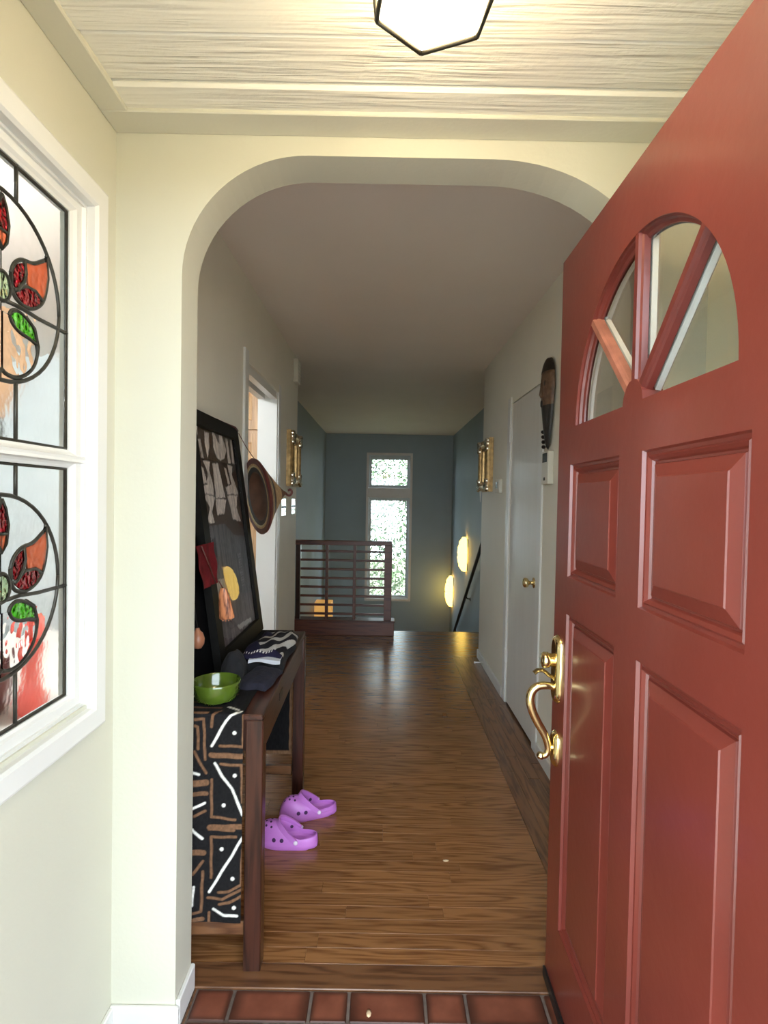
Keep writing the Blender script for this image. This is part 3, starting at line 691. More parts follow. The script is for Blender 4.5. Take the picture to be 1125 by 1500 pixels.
# ================================================================== THINGS
# ---------------------------------------------------------------- ceiling lantern
lc = Vector((.064, .833, 2.12)); HZ = 2.278
lt = thing('ceiling_lantern', 'six-sided frosted ceiling lantern with thin dark bronze frame, glowing above the entry', 'lamp', (lc.x, lc.y, lc.z))
a0 = math.atan2(.109, -.017)
hx = lambda r, z, k: Vector((lc.x+r*math.cos(a0+k*PI/3), lc.y+r*math.sin(a0+k*PI/3), z))
RB, RT = .0945, .108
bm = B(); v = [bm.verts.new(hx(RB-.002, lc.z+.003, k)) for k in range(6)]; bm.faces.new(v)
v2 = [bm.verts.new(hx(RB-.002, lc.z+.006, k)) for k in range(6)]; bm.faces.new(v2[::-1])
for k in range(6): bm.faces.new([v[k], v[(k+1) % 6], v2[(k+1) % 6], v2[k]])
put('bottom_pane', bm, M['lampglass'], lt)
for k in range(6):
    bm = B(); q = [hx(RB-.003, lc.z+.006, k), hx(RB-.003, lc.z+.006, k+1), hx(RT-.003, lc.z+.125, k+1), hx(RT-.003, lc.z+.125, k)]
    nn = (q[1]-q[0]).cross(q[3]-q[0]).normalized()*.003
    f = [bm.verts.new(p) for p in q]; g = [bm.verts.new(p-nn) for p in q]
    bm.faces.new(f); bm.faces.new(g[::-1])
    for i in range(4): bm.faces.new([f[i], f[(i+1) % 4], g[(i+1) % 4], g[i]])
    put('side_pane', bm, M['lampglass'], lt)
    bm = B(); tube(bm, [hx(RB, lc.z+.003, k), hx(RT, lc.z+.126, k)], .004, seg=6); tube(bm, [hx(RB, lc.z+.002, k), hx(RB, lc.z+.002, k+1)], .0042, seg=6); put('frame_bar', bm, M['bronze'], lt)
bm = B()
for p, q in (((.118, lc.z+.122), (.125, lc.z+.135)), ((.125, lc.z+.135), (.10, HZ)),):
    A = [bm.verts.new(hx(p[0], p[1], k)) for k in range(6)]; Bq = [bm.verts.new(hx(q[0], q[1], k)) for k in range(6)]
    for k in range(6): bm.faces.new([A[k], A[(k+1) % 6], Bq[(k+1) % 6], Bq[k]])
bm.faces.new([bm.verts.new(hx(.118, lc.z+.122, k)) for k in range(6)])
put('canopy', bm, M['bronze'], lt, doubles=.0005)

# ---------------------------------------------------------------- console table (slightly turned from the wall)
TP = Vector((-.331, 1.525, 0)); TM = Matrix.Translation(TP) @ Matrix.Rotation(.0215, 4, 'Z') @ Matrix.Translation(-TP)
tb = thing('console_table', 'dark mahogany console table against the hall wall', 'table', (-.52, 2.0, 0))
X0, X1, Y0, Y1 = -.700, -.331, 1.525, 2.490
for x, y in ((X1-.05, Y0), (X0, Y0), (X1-.045, Y1-.05), (X0, Y1-.05)):
    bm = B(); box(bm, x, x+.05, y, y+.05, 0, .733, bev=.003, rot=TM); put('leg', bm, M['table'], tb)
bm = B(); box(bm, X0, X1, Y0, Y1+.01, .733, .750, bev=.003, rot=TM); put('tabletop', bm, M['tableY'], tb)
bm = B(); box(bm, X1-.020, X1-.006, Y0+.05, Y1-.05, .630, .733, bev=.001, rot=TM); ap = put('apron', bm, M['tableY'], tb)
bm = B(); box(bm, X1-.0065, X1-.0045, 1.83, 1.90, .675, .70, rot=TM); put('finger_pull_dark', bm, M['iron'], ap)  # dark plate stands in for the shade of the pull recess
for a in ((X0+.05, X1-.05, Y0+.012, Y0+.026, .64, .733), (X0+.05, X1-.05, Y1-.026, Y1-.012, .64, .733), (X0+.006, X0+.02, Y0+.05, Y1-.05, .63, .733)):
    bm = B(); box(bm, *a, bev=.001, rot=TM); put('apron', bm, M['table'], tb)
for y in (Y0+.015, Y1-.04):
    bm = B(); box(bm, X0+.05, X1-.05, y, y+.024, .098, .138, bev=.002, rot=TM); put('stretcher', bm, M['thresh'], tb)

# ---------------------------------------------------------------- mudcloth runner
CW = [[[-0.474,0.662],[-0.449,0.709],[-0.435,0.734],[-0.422,0.75],[-0.395,0.765]],[[-0.465,0.613],[-0.445,0.577],[-0.417,0.542],[-0.397,0.498],[-0.385,0.465]],[[-0.528,0.585],[-0.51,0.579]],[[-0.528,0.48],[-0.493,0.498]],[[-0.529,0.421],[-0.498,0.394]],[[-0.477,0.24],[-0.381,0.404]],[[-0.466,0.189],[-0.436,0.174],[-0.397,0.173]],[[-0.522,0.255],[-0.526,0.201]]]
CD = [[-0.411,0.699],[-0.408,0.577],[-0.439,0.492],[-0.443,0.365],[-0.411,0.28],[-0.407,0.196]]
CB = [[[-0.451,0.663],[-0.384,0.661]],[[-0.475,0.636],[-0.385,0.633]],[[-0.448,0.61],[-0.385,0.607]],[[-0.385,0.752],[-0.386,0.664]],[[-0.389,0.606],[-0.386,0.501]],[[-0.474,0.566],[-0.473,0.458],[-0.405,0.451]],[[-0.478,0.427],[-0.383,0.432]],[[-0.527,0.554],[-0.489,0.556]],[[-0.527,0.523],[-0.489,0.525]],[[-0.524,0.645],[-0.49,0.585]],[[-0.476,0.717],[-0.471,0.753],[-0.455,0.77]],[[-0.522,0.738],[-0.497,0.739],[-0.493,0.623]],[[-0.522,0.719],[-0.514,0.716],[-0.512,0.653]],[[-0.528,0.76],[-0.49,0.76]],[[-0.522,0.46],[-0.491,0.474]],[[-0.479,0.422],[-0.408,0.42]],[[-0.473,0.28],[-0.473,0.399],[-0.402,0.402]],[[-0.384,0.364],[-0.386,0.266]],[[-0.451,0.238],[-0.421,0.244],[-0.38,0.267]],[[-0.481,0.222],[-0.439,0.22],[-0.38,0.254]],[[-0.448,0.204],[-0.421,0.211],[-0.382,0.233],[-0.379,0.196]],[[-0.528,0.355],[-0.495,0.353]],[[-0.525,0.291],[-0.496,0.329]],[[-0.497,0.298],[-0.5,0.182],[-0.526,0.178]],[[-0.526,0.157],[-0.496,0.161]],[[-0.478,0.179],[-0.477,0.147]]]
THICK = {1: .0075, 6: .0075, 7: .009, 8: .006, 21: .008, 24: .006}
# the strokes of the hidden inner half repeat the visible ones, mirrored
mirx = lambda L: [[[-1.056-a, b] for a, b in l] for l in L]
nu = 112
xs_ = np.linspace(-.655, -.386, nu)
zd = np.linspace(.152, .748, 262); tt = np.linspace(0, PI/2, 6)[1:-1]; yt = np.linspace(1.53, 2.485, 150); zd2 = np.linspace(.748, .172, 90)
rows = [(1.518, z, z) for z in zd]+[(1.526-.008*math.cos(t), .748+.006*math.sin(t), .748+.012*t/1.57) for t in tt]+[(y, .7545, .76+(y-1.53)) for y in yt]
rows += [(2.492+.012*math.sin(t), .7455+.009*math.cos(t), 1.72) for t in np.linspace(0, PI/2, 5)]+[(2.504, z-.003, 1.72+(.748-z)) for z in zd2]
nv = len(rows)
PXg, PVg = np.meshgrid(xs_, np.array([r[2] for r in rows]))
colr = np.zeros((nv, nu, 3)); colr[:] = (.011, .0105, .011)
def stroke(lines, wd, c, thick={}):
    for i, L in enumerate(lines):
        w_ = thick.get(i, wd); d = dline(PXg+.0007*np.sin(PVg*90+i), PVg+.0007*np.sin(PXg*110+i*2), L)
        k = np.clip((w_-d)/.0022+.5, 0, 1)[..., None]; colr[:] = colr*(1-k)+np.array(c)*k
stroke(CB, .0038, (.17, .088, .048), THICK); stroke(mirx(CB), .0038, (.17, .088, .048), THICK)
stroke(CW, .0036, (.78, .76, .70)); stroke(mirx(CW), .0036, (.78, .76, .70))
for p in CD+[[-1.056-a, b] for a, b in CD]:
    stroke([[p, [p[0]+.001, p[1]+.001]]], .0050, (.80, .78, .72))
stroke([[(-.44, .80), (-.405, .775)], [(-.60, .82), (-.53, .95)]], .0036, (.7, .67, .6)); stroke([[(-.62, .80), (-.46, .79)], [(-.62, .84), (-.5, .83), (-.44, .90)]], .004, (.11, .055, .03))
stroke([[(-.39, 1.78), (-.39, 2.4)], [(-.65, 2.29), (-.386, 2.29)]], .010, (.22, .12, .065))
colr *= (.75+.5*vnoise(nu, nv, 60, 200, rng))[..., None]
wave = lambda x, v, k: .003*math.sin(x*38+1.0)*min(1, max(0, (.70-v)/.4)) if k == 0 else 0
pts = []
for (y, z, v_) in rows:
    for x in xs_:
        f = wave(x, v_, 0) if y < 1.52 else 0
        p = Vector((x, y+f-.000, z)); pts.append(TM @ p)
paint('table_runner', pts, colr, nu, nv, M['mud'], label='black mudcloth runner with white and brown strokes over the console table', cat='cloth')

# ---------------------------------------------------------------- framed print leaning on the wall
FB = Vector((-.547, 0, .7585)); FT = Vector((-.679, 0, 1.683)); FN = (Vector((0, 1, 0)).cross(FT-FB)).normalized()
if FN.x < 0: FN = -FN
FM = lambda y, s, d: FB+(FT-FB)*s+Vector((0, y, 0))+FN*d
pf = thing('framed_print', 'tall black-framed glazed print of robed masked figures leaning on the wall', 'picture', (-.6, 2.2, .76))
bm = B(); slab(bm, rect(1.86, 2.498, 0, 1), [rect(1.922, 2.440, .062, .942)], lambda y, s, d: FM(y, s, -d), .026)
ringloft(bm, [(1.917, 2.445, .056, .948, -.001), (1.922, 2.440, .062, .942, -.001), (1.927, 2.435, .067, .937, -.008)], FM, close=False); put('frame', bm, M['blackmatte'], pf)
bm = B(); slab(bm, rect(1.865, 2.494, .005, .995), [], lambda y, s, d: FM(y, s, -.026-d), .004); put('backing', bm, M['blackmatte'], pf)
PIC = {"hood": [[2.152,0.94],[2.194,0.958],[2.244,0.966],[2.28,0.96],[2.303,0.92],[2.325,0.876],[2.276,0.832],[2.221,0.818],[2.171,0.832],[2.143,0.873],[2.156,0.918]],"hoodin": [[2.192,0.945],[2.243,0.955],[2.238,0.90],[2.216,0.905],[2.188,0.935]],"s1": [[1.956,0.946],[1.986,0.947],[1.981,0.904],[1.956,0.906]],"s2": [[2.056,0.93],[2.116,0.935],[2.098,0.868],[2.057,0.814],[2.044,0.877]],"s3": [[1.972,0.89],[2.004,0.894],[2.012,0.814],[1.985,0.812]],"s4": [[1.935,0.906],[1.962,0.902],[1.96,0.807],[1.938,0.805]],"s5": [[2.33,0.94],[2.365,0.94],[2.374,0.817],[2.326,0.817]],"s6": [[2.4,0.94],[2.433,0.94],[2.431,0.821],[2.39,0.818]],"m1": [[1.994,0.807],[2.084,0.811],[2.059,0.768],[2.082,0.718],[2.082,0.696],[2.075,0.657],[1.955,0.662],[1.96,0.704],[2.007,0.716],[2.032,0.761]],"m2": [[1.951,0.783],[1.991,0.777],[2.015,0.716],[1.973,0.71],[1.965,0.749]],"m3": [[2.107,0.804],[2.18,0.809],[2.222,0.657],[2.09,0.651]],"m4": [[2.251,0.796],[2.289,0.793],[2.32,0.72],[2.284,0.709],[2.267,0.764]],"m5": [[2.308,0.812],[2.393,0.812],[2.363,0.769],[2.406,0.716],[2.429,0.69],[2.419,0.667],[2.254,0.663],[2.243,0.708],[2.332,0.723]],"l1": [[1.943,0.676],[2.088,0.662],[2.028,0.597],[2.044,0.552],[1.949,0.557],[2.004,0.619]],"l2": [[2.241,0.671],[2.413,0.672],[2.371,0.612],[2.416,0.542],[2.287,0.556],[2.271,0.614]],"l3": [[2.085,0.655],[2.232,0.651],[2.178,0.584],[2.08,0.584]]}
nu, nv = 120, 200
ys_ = np.linspace(1.924, 2.438, nu); ss = np.linspace(.064, .940, nv); GY, GS = np.meshgrid(ys_, ss)
jy = GY+.004*(vnoise(nu, nv, 30, 50, rng)-.5); js = GS+.006*(vnoise(nu, nv, 30, 50, rng)-.5)
c_ = np.zeros((nv, nu, 3)); c_[:] = (.045, .028, .022)
low = inside(jy, js, [(1.9, .545), (2.162, .546), (2.28, .489), (2.45, .472), (2.45, 0), (1.9, 0)])
st = vnoise(nu, nv, 45, 9, rng)*.6+vnoise(nu, nv, 70, 60, rng)*.4
c_[low] = (np.array([.075, .072, .078])*(.35+1.3*st[low])[:, None])
drk = low & inside(jy, js, [(1.92, .48), (2.02, .5), (2.02, .42), (1.93, .40)]); c_[drk] *= .3
bot = inside(jy, js, [(1.95, .26), (2.45, .20), (2.45, .02), (1.9, .02), (1.93, .15)]); c_[bot] = np.array([.105, .088, .092])*(.4+1.1*st[bot])[:, None]
for k in ('s1', 's2', 's3', 's4', 's5', 's6', 'm1', 'm2', 'm3', 'm4', 'm5', 'l1', 'l2', 'l3', 'hood'):
    q = inside(jy, js, PIC[k]); c_[q] = np.array([.46, .41, .375])*(.45+.95*st[q])[:, None]
    L = PIC[k]+PIC[k][:1]; e = dline(jy, js, L) < .0035; c_[e] *= .35
q = inside(jy, js, PIC['hoodin']); c_[q] = (.07, .055, .048)
for yy in (1.945, 1.972, 2.30, 2.325):                                   # strings of beads
    bd = (np.abs(jy-yy) < .004) & (np.sin(GS*900) > .1) & (GS > (.36 if yy < 2 else .25)) & (GS < (.54 if yy < 2 else .40)); c_[bd] = (.22, .21, .23)
q = inside(jy, js, [(1.93, .335), (2.06, .325), (2.09, .265), (1.95, .25)]); c_[q] = np.array([.25, .22, .19])*(.5+st[q])[:, None]
q = inside(jy, js, [(2.15, .105), (2.37, .09), (2.37, .07), (2.18, .08)]); c_[q] = (.33, .32, .31)
c_ = np.clip(c_*1.5, 0, .9)
pts = [FM(y, s, -.016) for s in ss for y in ys_]
paint('print', pts, c_, nu, nv, M['print'], pf)
bm = B(); slab(bm, rect(1.924, 2.438, .064, .940), [], lambda y, s, d: FM(y, s, -.0085-d), .002); put('glazing', bm, M['picglass'], pf)

# black lacquered board leaning in front of the print's near side, with textile and carvings
bm = B(); slab(bm, rect(1.57, 2.12, .006, .72), [], lambda y, s, d: FM(y, s, -.052+d), .016); bmesh.ops.bevel(bm, geom=list(bm.edges), offset=.002, segments=1, affect='EDGES')
put('lacquer_board', bm, M['black'], label='glossy black lacquered board leaning on the wall partly behind the print', cat='board')
nu, nv = 14, 14; bm = B(); g = []
for j in range(nv):
    for i in range(nu):
        u, v_ = i/(nu-1), j/(nv-1); y = 1.73+u*.175; s = .485-.155*v_+.02*(1-u)*0
        g.append(bm.verts.new(FM(y+.012*v_, s, .010+.004*math.sin(u*14+v_*2)+.003*math.sin(v_*9+u*3))))
for j in range(nv-1):
    for i in range(nu-1): bm.faces.new([g[j*nu+i], g[j*nu+i+1], g[(j+1)*nu+i+1], g[(j+1)*nu+i]])
bmesh.ops.solidify(bm, geom=list(bm.faces), thickness=.003)
rc = put('red_cloth', bm, M['redcloth'], smooth=True, label='folded crimson cloth hanging over the near edge of the framed print', cat='cloth')
bm = B(); tube(bm, [FM(1.765, .48, .018), FM(1.82, .40, .018), FM(1.855, .335, .018)], .0025, seg=6); put('seam_cord', bm, M['brimred'], rc)
be = thing('carved_bell', 'carved orange wooden bell hanging below the crimson cloth', 'bell', tuple(FM(1.85, .20, .04)))
p0 = FM(1.845, .315, .044); p1 = FM(1.86, .20, .040); ax = (p0-p1).normalized(); Lb = (p0-p1).length
bm = B(); lathe(bm, [(.026, 0), (.027, .004), (.022, .05), (.016, Lb*.85), (.009, Lb), (0, Lb)], p1, ax, seg=14, sx=.55); put('body', bm, M['bellwood'], be, smooth=True)
bm = B()
for k in range(9): t = 2*PI*k/9; q = p1+Vector((.014*math.cos(t), .025*math.sin(t), -.004)); lathe(bm, [(0, -.004), (.004, 0), (0, .004)], q, seg=6)
put('bead_fringe', bm, M['knobwood'], be)
bm = B(); tube(bm, [p0, FM(1.835, .345, .036)], .002, seg=6); put('cord', bm, M['brimred'], be)
st_ = thing('wooden_pendant', 'rounded brown wooden pendant hanging in front of the black lacquered board behind the bowl', 'pendant', (-.578, 1.70, .885))
bm = B(); lathe(bm, [(0, 0), (.010, .003), (.019, .016), (.021, .032), (.016, .050), (.008, .058), (.006, .066), (0, .068)], (-.578, 1.70, .885), (-.06, .05, 1), seg=18); put('bead', bm, M['knobwood'], st_, smooth=True)
bm = B(); tube(bm, [(-.582, 1.703, .951), (-.612, 1.72, 1.10), (-.640, 1.74, 1.27), (-.655, 1.745, 1.34)], .002, seg=6); put('cord', bm, M['iron'], st_)

# ---------------------------------------------------------------- bowl
bo = Vector((-.493, 1.615, .7575))
gb = thing('ceramic_bowl', 'green glazed ceramic bowl on the mudcloth', 'bowl', bo)
bm = B(); lathe(bm, [(0, .003), (.044, .003), (.047, 0), (.051, .001), (.060, .010), (.0675, .030), (.0715, .054), (.0715, .058), (.070, .060), (.068, .058), (.064, .034), (.057, .016), (.046, .009), (0, .008)], bo, seg=40); put('body', bm, M['green'], gb, smooth=True)
bm = B(); lathe(bm, [(0, 0), (.015, .002), (.020, .006), (.012, .009), (0, .010)], bo+Vector((.002, .012, .011)), (.1, -.3, 1), seg=12, sx=.7); lathe(bm, [(0, 0), (.010, .002), (.013, .005), (.007, .009), (0, .010)], bo+Vector((-.012, .022, .014)), (-.3, -.3, 1), seg=10, sx=.6)
put('seashell', bm, M['shell'], smooth=True, label='small cream shell lying in the green bowl', cat='shell')

# ---------------------------------------------------------------- folded textiles on the table
def pad(name, x0, x1, y0, y1, z0, z1, mt, rot=0, seed=1, label=None, cat='cloth', n=16, power=3.0, wob=.006, slope=0):
    rs = np.random.RandomState(seed); bm = B(); nz_ = vnoise(n+1, n+1, 5, 5, rs); cx, cy_ = (x0+x1)/2, (y0+y1)/2; top = []; botm = []
    R_ = Matrix.Rotation(rot, 3, 'Z')
    for j in range(n+1):
        for i in range(n+1):
            u, v_ = i/n*2-1, j/n*2-1
            e = max(0, (1-abs(u)**power)*(1-abs(v_)**power))**.42
            wx = (x1-x0)/2*u*(1+.06*math.sin(v_*4+seed)); wy = (y1-y0)/2*v_*(1+.05*math.sin(u*5+seed))
            p = R_ @ Vector((wx, wy, 0)); z = z0+(z1-z0)*e*(1+slope*v_)+wob*(nz_[j, i]-.5)*e*2
            top.append(bm.verts.new((cx+p.x, cy_+p.y, z+.001))); botm.append(bm.verts.new((cx+p.x, cy_+p.y, z0)))
    for j in range(n):
        for i in range(n):
            a = j*(n+1)+i; bm.faces.new([top[a], top[a+1], top[a+n+2], top[a+n+1]]); bm.faces.new([botm[a], botm[a+n+1], botm[a+n+2], botm[a+1]])
    per = [i for i in range(n+1)]+[(j+1)*(n+1)-1 for j in range(1, n+1)]+[n*(n+1)+i for i in range(n-1, -1, -1)]+[j*(n+1) for j in range(n-1, 0, -1)]
    for a, b in zip(per, per[1:]+per[:1]): bm.faces.new([botm[a], botm[b], top[b], top[a]])
    return put(name, bm, mt, smooth=True, label=label, cat=cat)
pad('folded_cloth', -.455, -.350, 1.70, 1.885, .757, .785, M['navy'], rot=-.10, seed=3, label='dark navy folded cloth at the front of the textile pile')
pad('knit_cap', -.535, -.455, 1.74, 1.885, .757, .842, M['blackcloth'], rot=.1, seed=9, label='crumpled black knit cap against the leaning print', cat='cap', power=2.2, wob=.012)
pad('folded_shawl', -.500, -.350, 1.89, 2.22, .757, .796, M['blackcloth'], rot=.0, seed=5, label='black folded shawl underneath the striped one')
bm = B(); g = []
n = 12
for i in range(n+1):
    u = i/n; x = -.463+u*.112
    for v_, dy, dz in ((0, 0, -.010), (.5, .006, 0), (1, .05, .006)): g.append(bm.verts.new((x, 1.872+.010*math.sin(u*3.1)+dy, .7985+dz+.004*math.sin(u*6)*(1-v_))))
for i in range(n):
    for k in (0, 1): bm.faces.new([g[3*i+k], g[3*i+3+k], g[3*i+4+k], g[3*i+1+k]])
bmesh.ops.solidify(bm, geom=list(bm.faces), thickness=.0015)
put('folded_paper', bm, M['paper'], smooth=True, label='white folded paper sticking out of the textile pile', cat='paper')
# zebra striped shawl on top
nu, nv = 90, 110; rs = np.random.RandomState(21)
U, Vv = np.meshgrid(np.linspace(-1, 1, nu), np.linspace(-1, 1, nv)); e = np.clip((1-np.abs(U)**4)*(1-np.abs(Vv)**4), 0, 1)**.45
nz_ = vnoise(nu, nv, 5, 6, rs); X = -.418+.073*U+.012*Vv+.006*np.sin(Vv*5); Y = 2.065+.165*Vv+.010*np.sin(U*4); Z = .797+.030*e+.012*(nz_-.5)*e+.004*np.sin(U*9+Vv*3)*e
n2_ = vnoise(nu, nv, 4, 4, rs); ph = (X*1.0-(Y)*.55)*95+5*n2_
stripe = np.sin(ph) > .15
c_ = np.zeros((nv, nu, 3)); c_[:] = (.012, .011, .014); c_[stripe] = (.42, .40, .37)
solid = (X < -.455+.02*np.sin(Y*30)) ; c_[solid] = (.013, .012, .03)
front = Vv < -.82; c_[front] = (.014, .012, .032)
bead = (np.abs(Vv+.86) < .03) & (np.sin(U*46) > .2) & (U < .45); c_[bead] = (.62, .60, .58)
paint('striped_shawl', np.stack([X, Y, Z], -1), c_, nu, nv, M['zebra'], label='zebra-striped folded shawl with a beaded edge on top of the textile pile', cat='cloth')

# ---------------------------------------------------------------- conical hat
ht = thing('conical_hat', 'conical straw and leather hat hanging by a cord beside the print', 'hat', (-.65, 2.76, 1.371))
hc = Vector((-.650, 2.765, 1.372)); ha = Vector((.84, .53, .14)).normalized()
prof = [(0, .060), (.060, .057), (.105, .040), (.126, .006), (.150, .002), (.158, .001), (.168, .000), (.192, -.002), (.197, .002), (.194, .010), (.180, .020), (.168, .028), (.158, .034), (.150, .040), (.132, .052), (.118, .062), (.070, .100), (.042, .122), (.016, .146), (.008, .158), (0, .162)]
mats = [M['brim'], M['brimred'], M['brimblack'], M['straw'], M['strawpale']]
mis = [0, 0, 0, 2, 4, 3, 1, 1, 1, 1, 3, 2, 4, 2, 0, 3, 3, 0, 0, 0]
bm = B(); lathe(bm, prof, hc, ha, seg=40, mis=mis); put('crown', bm, mats, ht, smooth=True)
tip = hc+ha*.158
bm = B(); tube(bm, smoothpts([tip, tip+Vector((.012, .0, -.012)), tip+Vector((.026, .0, -.012)), tip+Vector((.034, 0, .004)), tip+Vector((.026, 0, .018)), tip+Vector((.014, 0, .012))], 5), .006, seg=8); put('tip_loop', bm, M['brimred'], ht, smooth=True)
bm = B(); tube(bm, [(-.672, 2.495, 1.66), (-.669, 2.62, 1.61), hc+Vector((-.01, -.02, .192))], .002, seg=6); put('hanging_cord', bm, M['brimred'], ht)
bm = B(); tube(bm, [(-.676, 2.492, 1.672), FM(2.45, .999, .003), FM(2.30, 1.003, -.01), FM(2.22, 1.003, -.01)], .004, seg=6); put('top_cord', bm, M['brimred'], pf, label='thin oxblood leather cord along the top edge')

# ---------------------------------------------------------------- clogs
def clog(loc, rz, label, flip=1):
    root = thing('clog', label, 'shoe', (0, 0, 0), group='pair of lilac clogs')
    L, Wd = .245, .092; N = 48
    def out(t):                                              # plan outline, toe towards +y
        c, s = math.cos(t), math.sin(t)
        y = (L/2)*s; wdt = Wd/2*(1.0+.16*math.tanh(3*s)-.10*(1 if s < -.2 else 0)*0)
        x = wdt*math.copysign(abs(c)**.75, c); return x+flip*.006*math.sin(1.5*s), y
    ocy, orx, ory = -.038, .037, .080
    opn = lambda t: (orx*math.cos(t), ocy+ory*math.sin(t))
    def rimz(s):                                             # rim height: low at the heel, high over the instep
        return .041+.048*max(0, (s+.25)/1.25)**1.3 if s > -.25 else .041+.010*(-.25-s)
    TH = [2*PI*k/N for k in range(N)]
    bm = B(); rows = []
    def ring(f): rows.append([bm.verts.new(f(t)) for t in TH])
    ring(lambda t: (out(t)[0]*.93, out(t)[1]*.955, .0 if abs(out(t)[1]) < .09 else .004))
    ring(lambda t: (out(t)[0]*1.0, out(t)[1]*1.0, .006 if abs(out(t)[1]) < .09 else .010))
    ring(lambda t: (out(t)[0]*1.03, out(t)[1]*1.01, .018))
    ring(lambda t: (out(t)[0]*1.0, out(t)[1]*1.0, .024))
    K = 8
    for k in range(1, K+1):
        q = k/K
        def f(t, q=q):
            ox, oy = out(t); ix, iy = opn(t); s = math.sin(t); h = rimz(s)
            pl = q**1.5 if s > -.1 else q**1.2
            hz = .024+(h-.024)*math.sin(q*PI/2)**.85
            return (ox+(ix-ox)*pl, oy+(iy-oy)*pl, hz+(.010*math.sin(q*PI)*max(0, s)))
        ring(f)
    def inn(sc, dz): return lambda t: (opn(t)[0]*sc, ocy+(opn(t)[1]-ocy)*sc, rimz(math.sin(t))+dz)
    ring(inn(.95, .001)); ring(inn(.93, -.005))
    ring(lambda t: (opn(t)[0]*1.0, ocy+(opn(t)[1]-ocy)*1.02, .030)); ring(lambda t: (opn(t)[0]*.7, ocy+(opn(t)[1]-ocy)*.75, .020))
    for p, q in zip(rows, rows[1:]):
        for k in range(N): bm.faces.new([p[k], p[(k+1) % N], q[(k+1) % N], q[k]])
    bm.faces.new(rows[0][::-1]); bm.faces.new(rows[-1])
    bm.normal_update(); bvh = BVHTree.FromBMesh(bm)
    ob = put('upper', bm, M['croc'], root, smooth=True)
    # strap swung forward over the instep
    bm = B(); S = []
    for k in range(21):
        a = PI*k/20; c, s = math.cos(a), math.sin(a)
        p = Vector((.0475*c, -.042+.079*s, .038+.060*s)); up_ = Vector((0, -.55, .83))*.010
        nrm = Vector((c, s*.5, s*.5)).normalized()*.0035
        S.append([bm.verts.new(p+up_+nrm), bm.verts.new(p-up_+nrm), bm.verts.new(p-up_-nrm), bm.verts.new(p+up_-nrm)])
    for p, q in zip(S, S[1:]):
        for k in range(4): bm.faces.new([p[k], p[(k+1) % 4], q[(k+1) % 4], q[k]])
    bm.faces.new(S[0]); bm.faces.new(S[-1][::-1]); put('heel_strap', bm, M['croc'], root, smooth=True)
    for sx in (1, -1):
        bm = B(); lathe(bm, [(.008, 0), (.008, .003), (.0055, .0045), (0, .0045)], (sx*.0505, -.044, .038), (sx, 0, .15), seg=14); put('rivet', bm, M['rivet'], root)
    def vent(o_, d_, r_):  # solid dark disc in place of a shaded opening
        hit, nr, _, _ = bvh.ray_cast(Vector(o_), Vector(d_))
        if hit is None: return
        if nr.dot(Vector(d_)) > 0: nr = -nr
        bm = B(); lathe(bm, [(r_, -.002), (r_, .0006), (r_*.8, .0011), (0, .0012)], hit, nr, seg=12); put('vent_disc', bm, M['crocdark'], root)
    for sx in (1, -1):
        for y in (.012, .043): vent((sx*.2, y, .040), (-sx, 0, 0), .0078)
    for (x, y) in ((-.026, .058), (-.009, .064), (.010, .064), (.027, .058), (-.019, .080), (0, .084), (.019, .080), (-.010, .100), (.010, .100)): vent((x, y, .3), (0, 0, -1), .0045)
    for sx in (1, -1):
        bm = B(); lathe(bm, [(.0062, 0), (.005, .0016), (0, .0018)], (sx*.0285, -.010, .052), (-sx, -.2, .2), seg=12); put('vent_disc', bm, M['crocdark'], root)
    root.location = loc; root.rotation_euler = (0, 0, rz); return root
clog((-.355, 2.105, .0005), math.radians(86), 'lilac rubber clog nearer the door, toe behind the table leg')
clog((-.300, 2.300, .0005), math.radians(100), 'lilac rubber clog farther into the hall, lying behind its mate', -1)

# ---------------------------------------------------------------- railing
RY = 5.372
rl = thing('stair_railing', 'red mahogany railing with thin horizontal slats at the stair opening', 'railing', (-.37, RY, 0))
bm = B(); box(bm, SX0+.001, .129, RY, RY+.15, .0, .145, bev=.004); box(bm, SX0+.001, .135, RY-.006, RY+.156, .135, .152, bev=.004); put('kerb', bm, M['rail'], rl)
bm = B(); box(bm, -.868, -.823, RY+.03, RY+.10, .15, .905, bev=.003); put('post', bm, M['table'], rl); 
bm = B(); box(bm, .022, .098, RY+.03, RY+.10, .15, .920, bev=.003); put('post', bm, M['rail'], rl)
bm = B(); box(bm, -.90, .095, RY+.025, RY+.105, .900, .945, bev=.004); put('top_rail', bm, M['rail'], rl)
for x in (-.557, -.278):
    bm = B(); box(bm, x-.015, x+.015, RY+.045, RY+.085, .15, .902, bev=.002); put('baluster', bm, M['rail'], rl)
for i in range(8):
    z = .836-i*.0905; bm = B(); box(bm, -.83, .03, RY+.055, RY+.078, z-.011, z+.011, bev=.002); put('slat', bm, M['rail'], rl)
stp = thing('stair_flight', 'oak stair flight descending beyond the hall floor', 'stairs', (.67, 5.6, LOW), kind='structure')
for i in range(8):
    bm = B(); y = 5.601+i*.27; z = -.2*(i+1); box(bm, .14, SX1-.001, y, y+.28, z-.2 if i < 7 else z+.0-.001, z+.0, bev=.004)if i < 7 else box(bm, .14, SX1-.001, y, y+.02, LOW, LOW+.02); put('step', bm, M['plank'], stp)
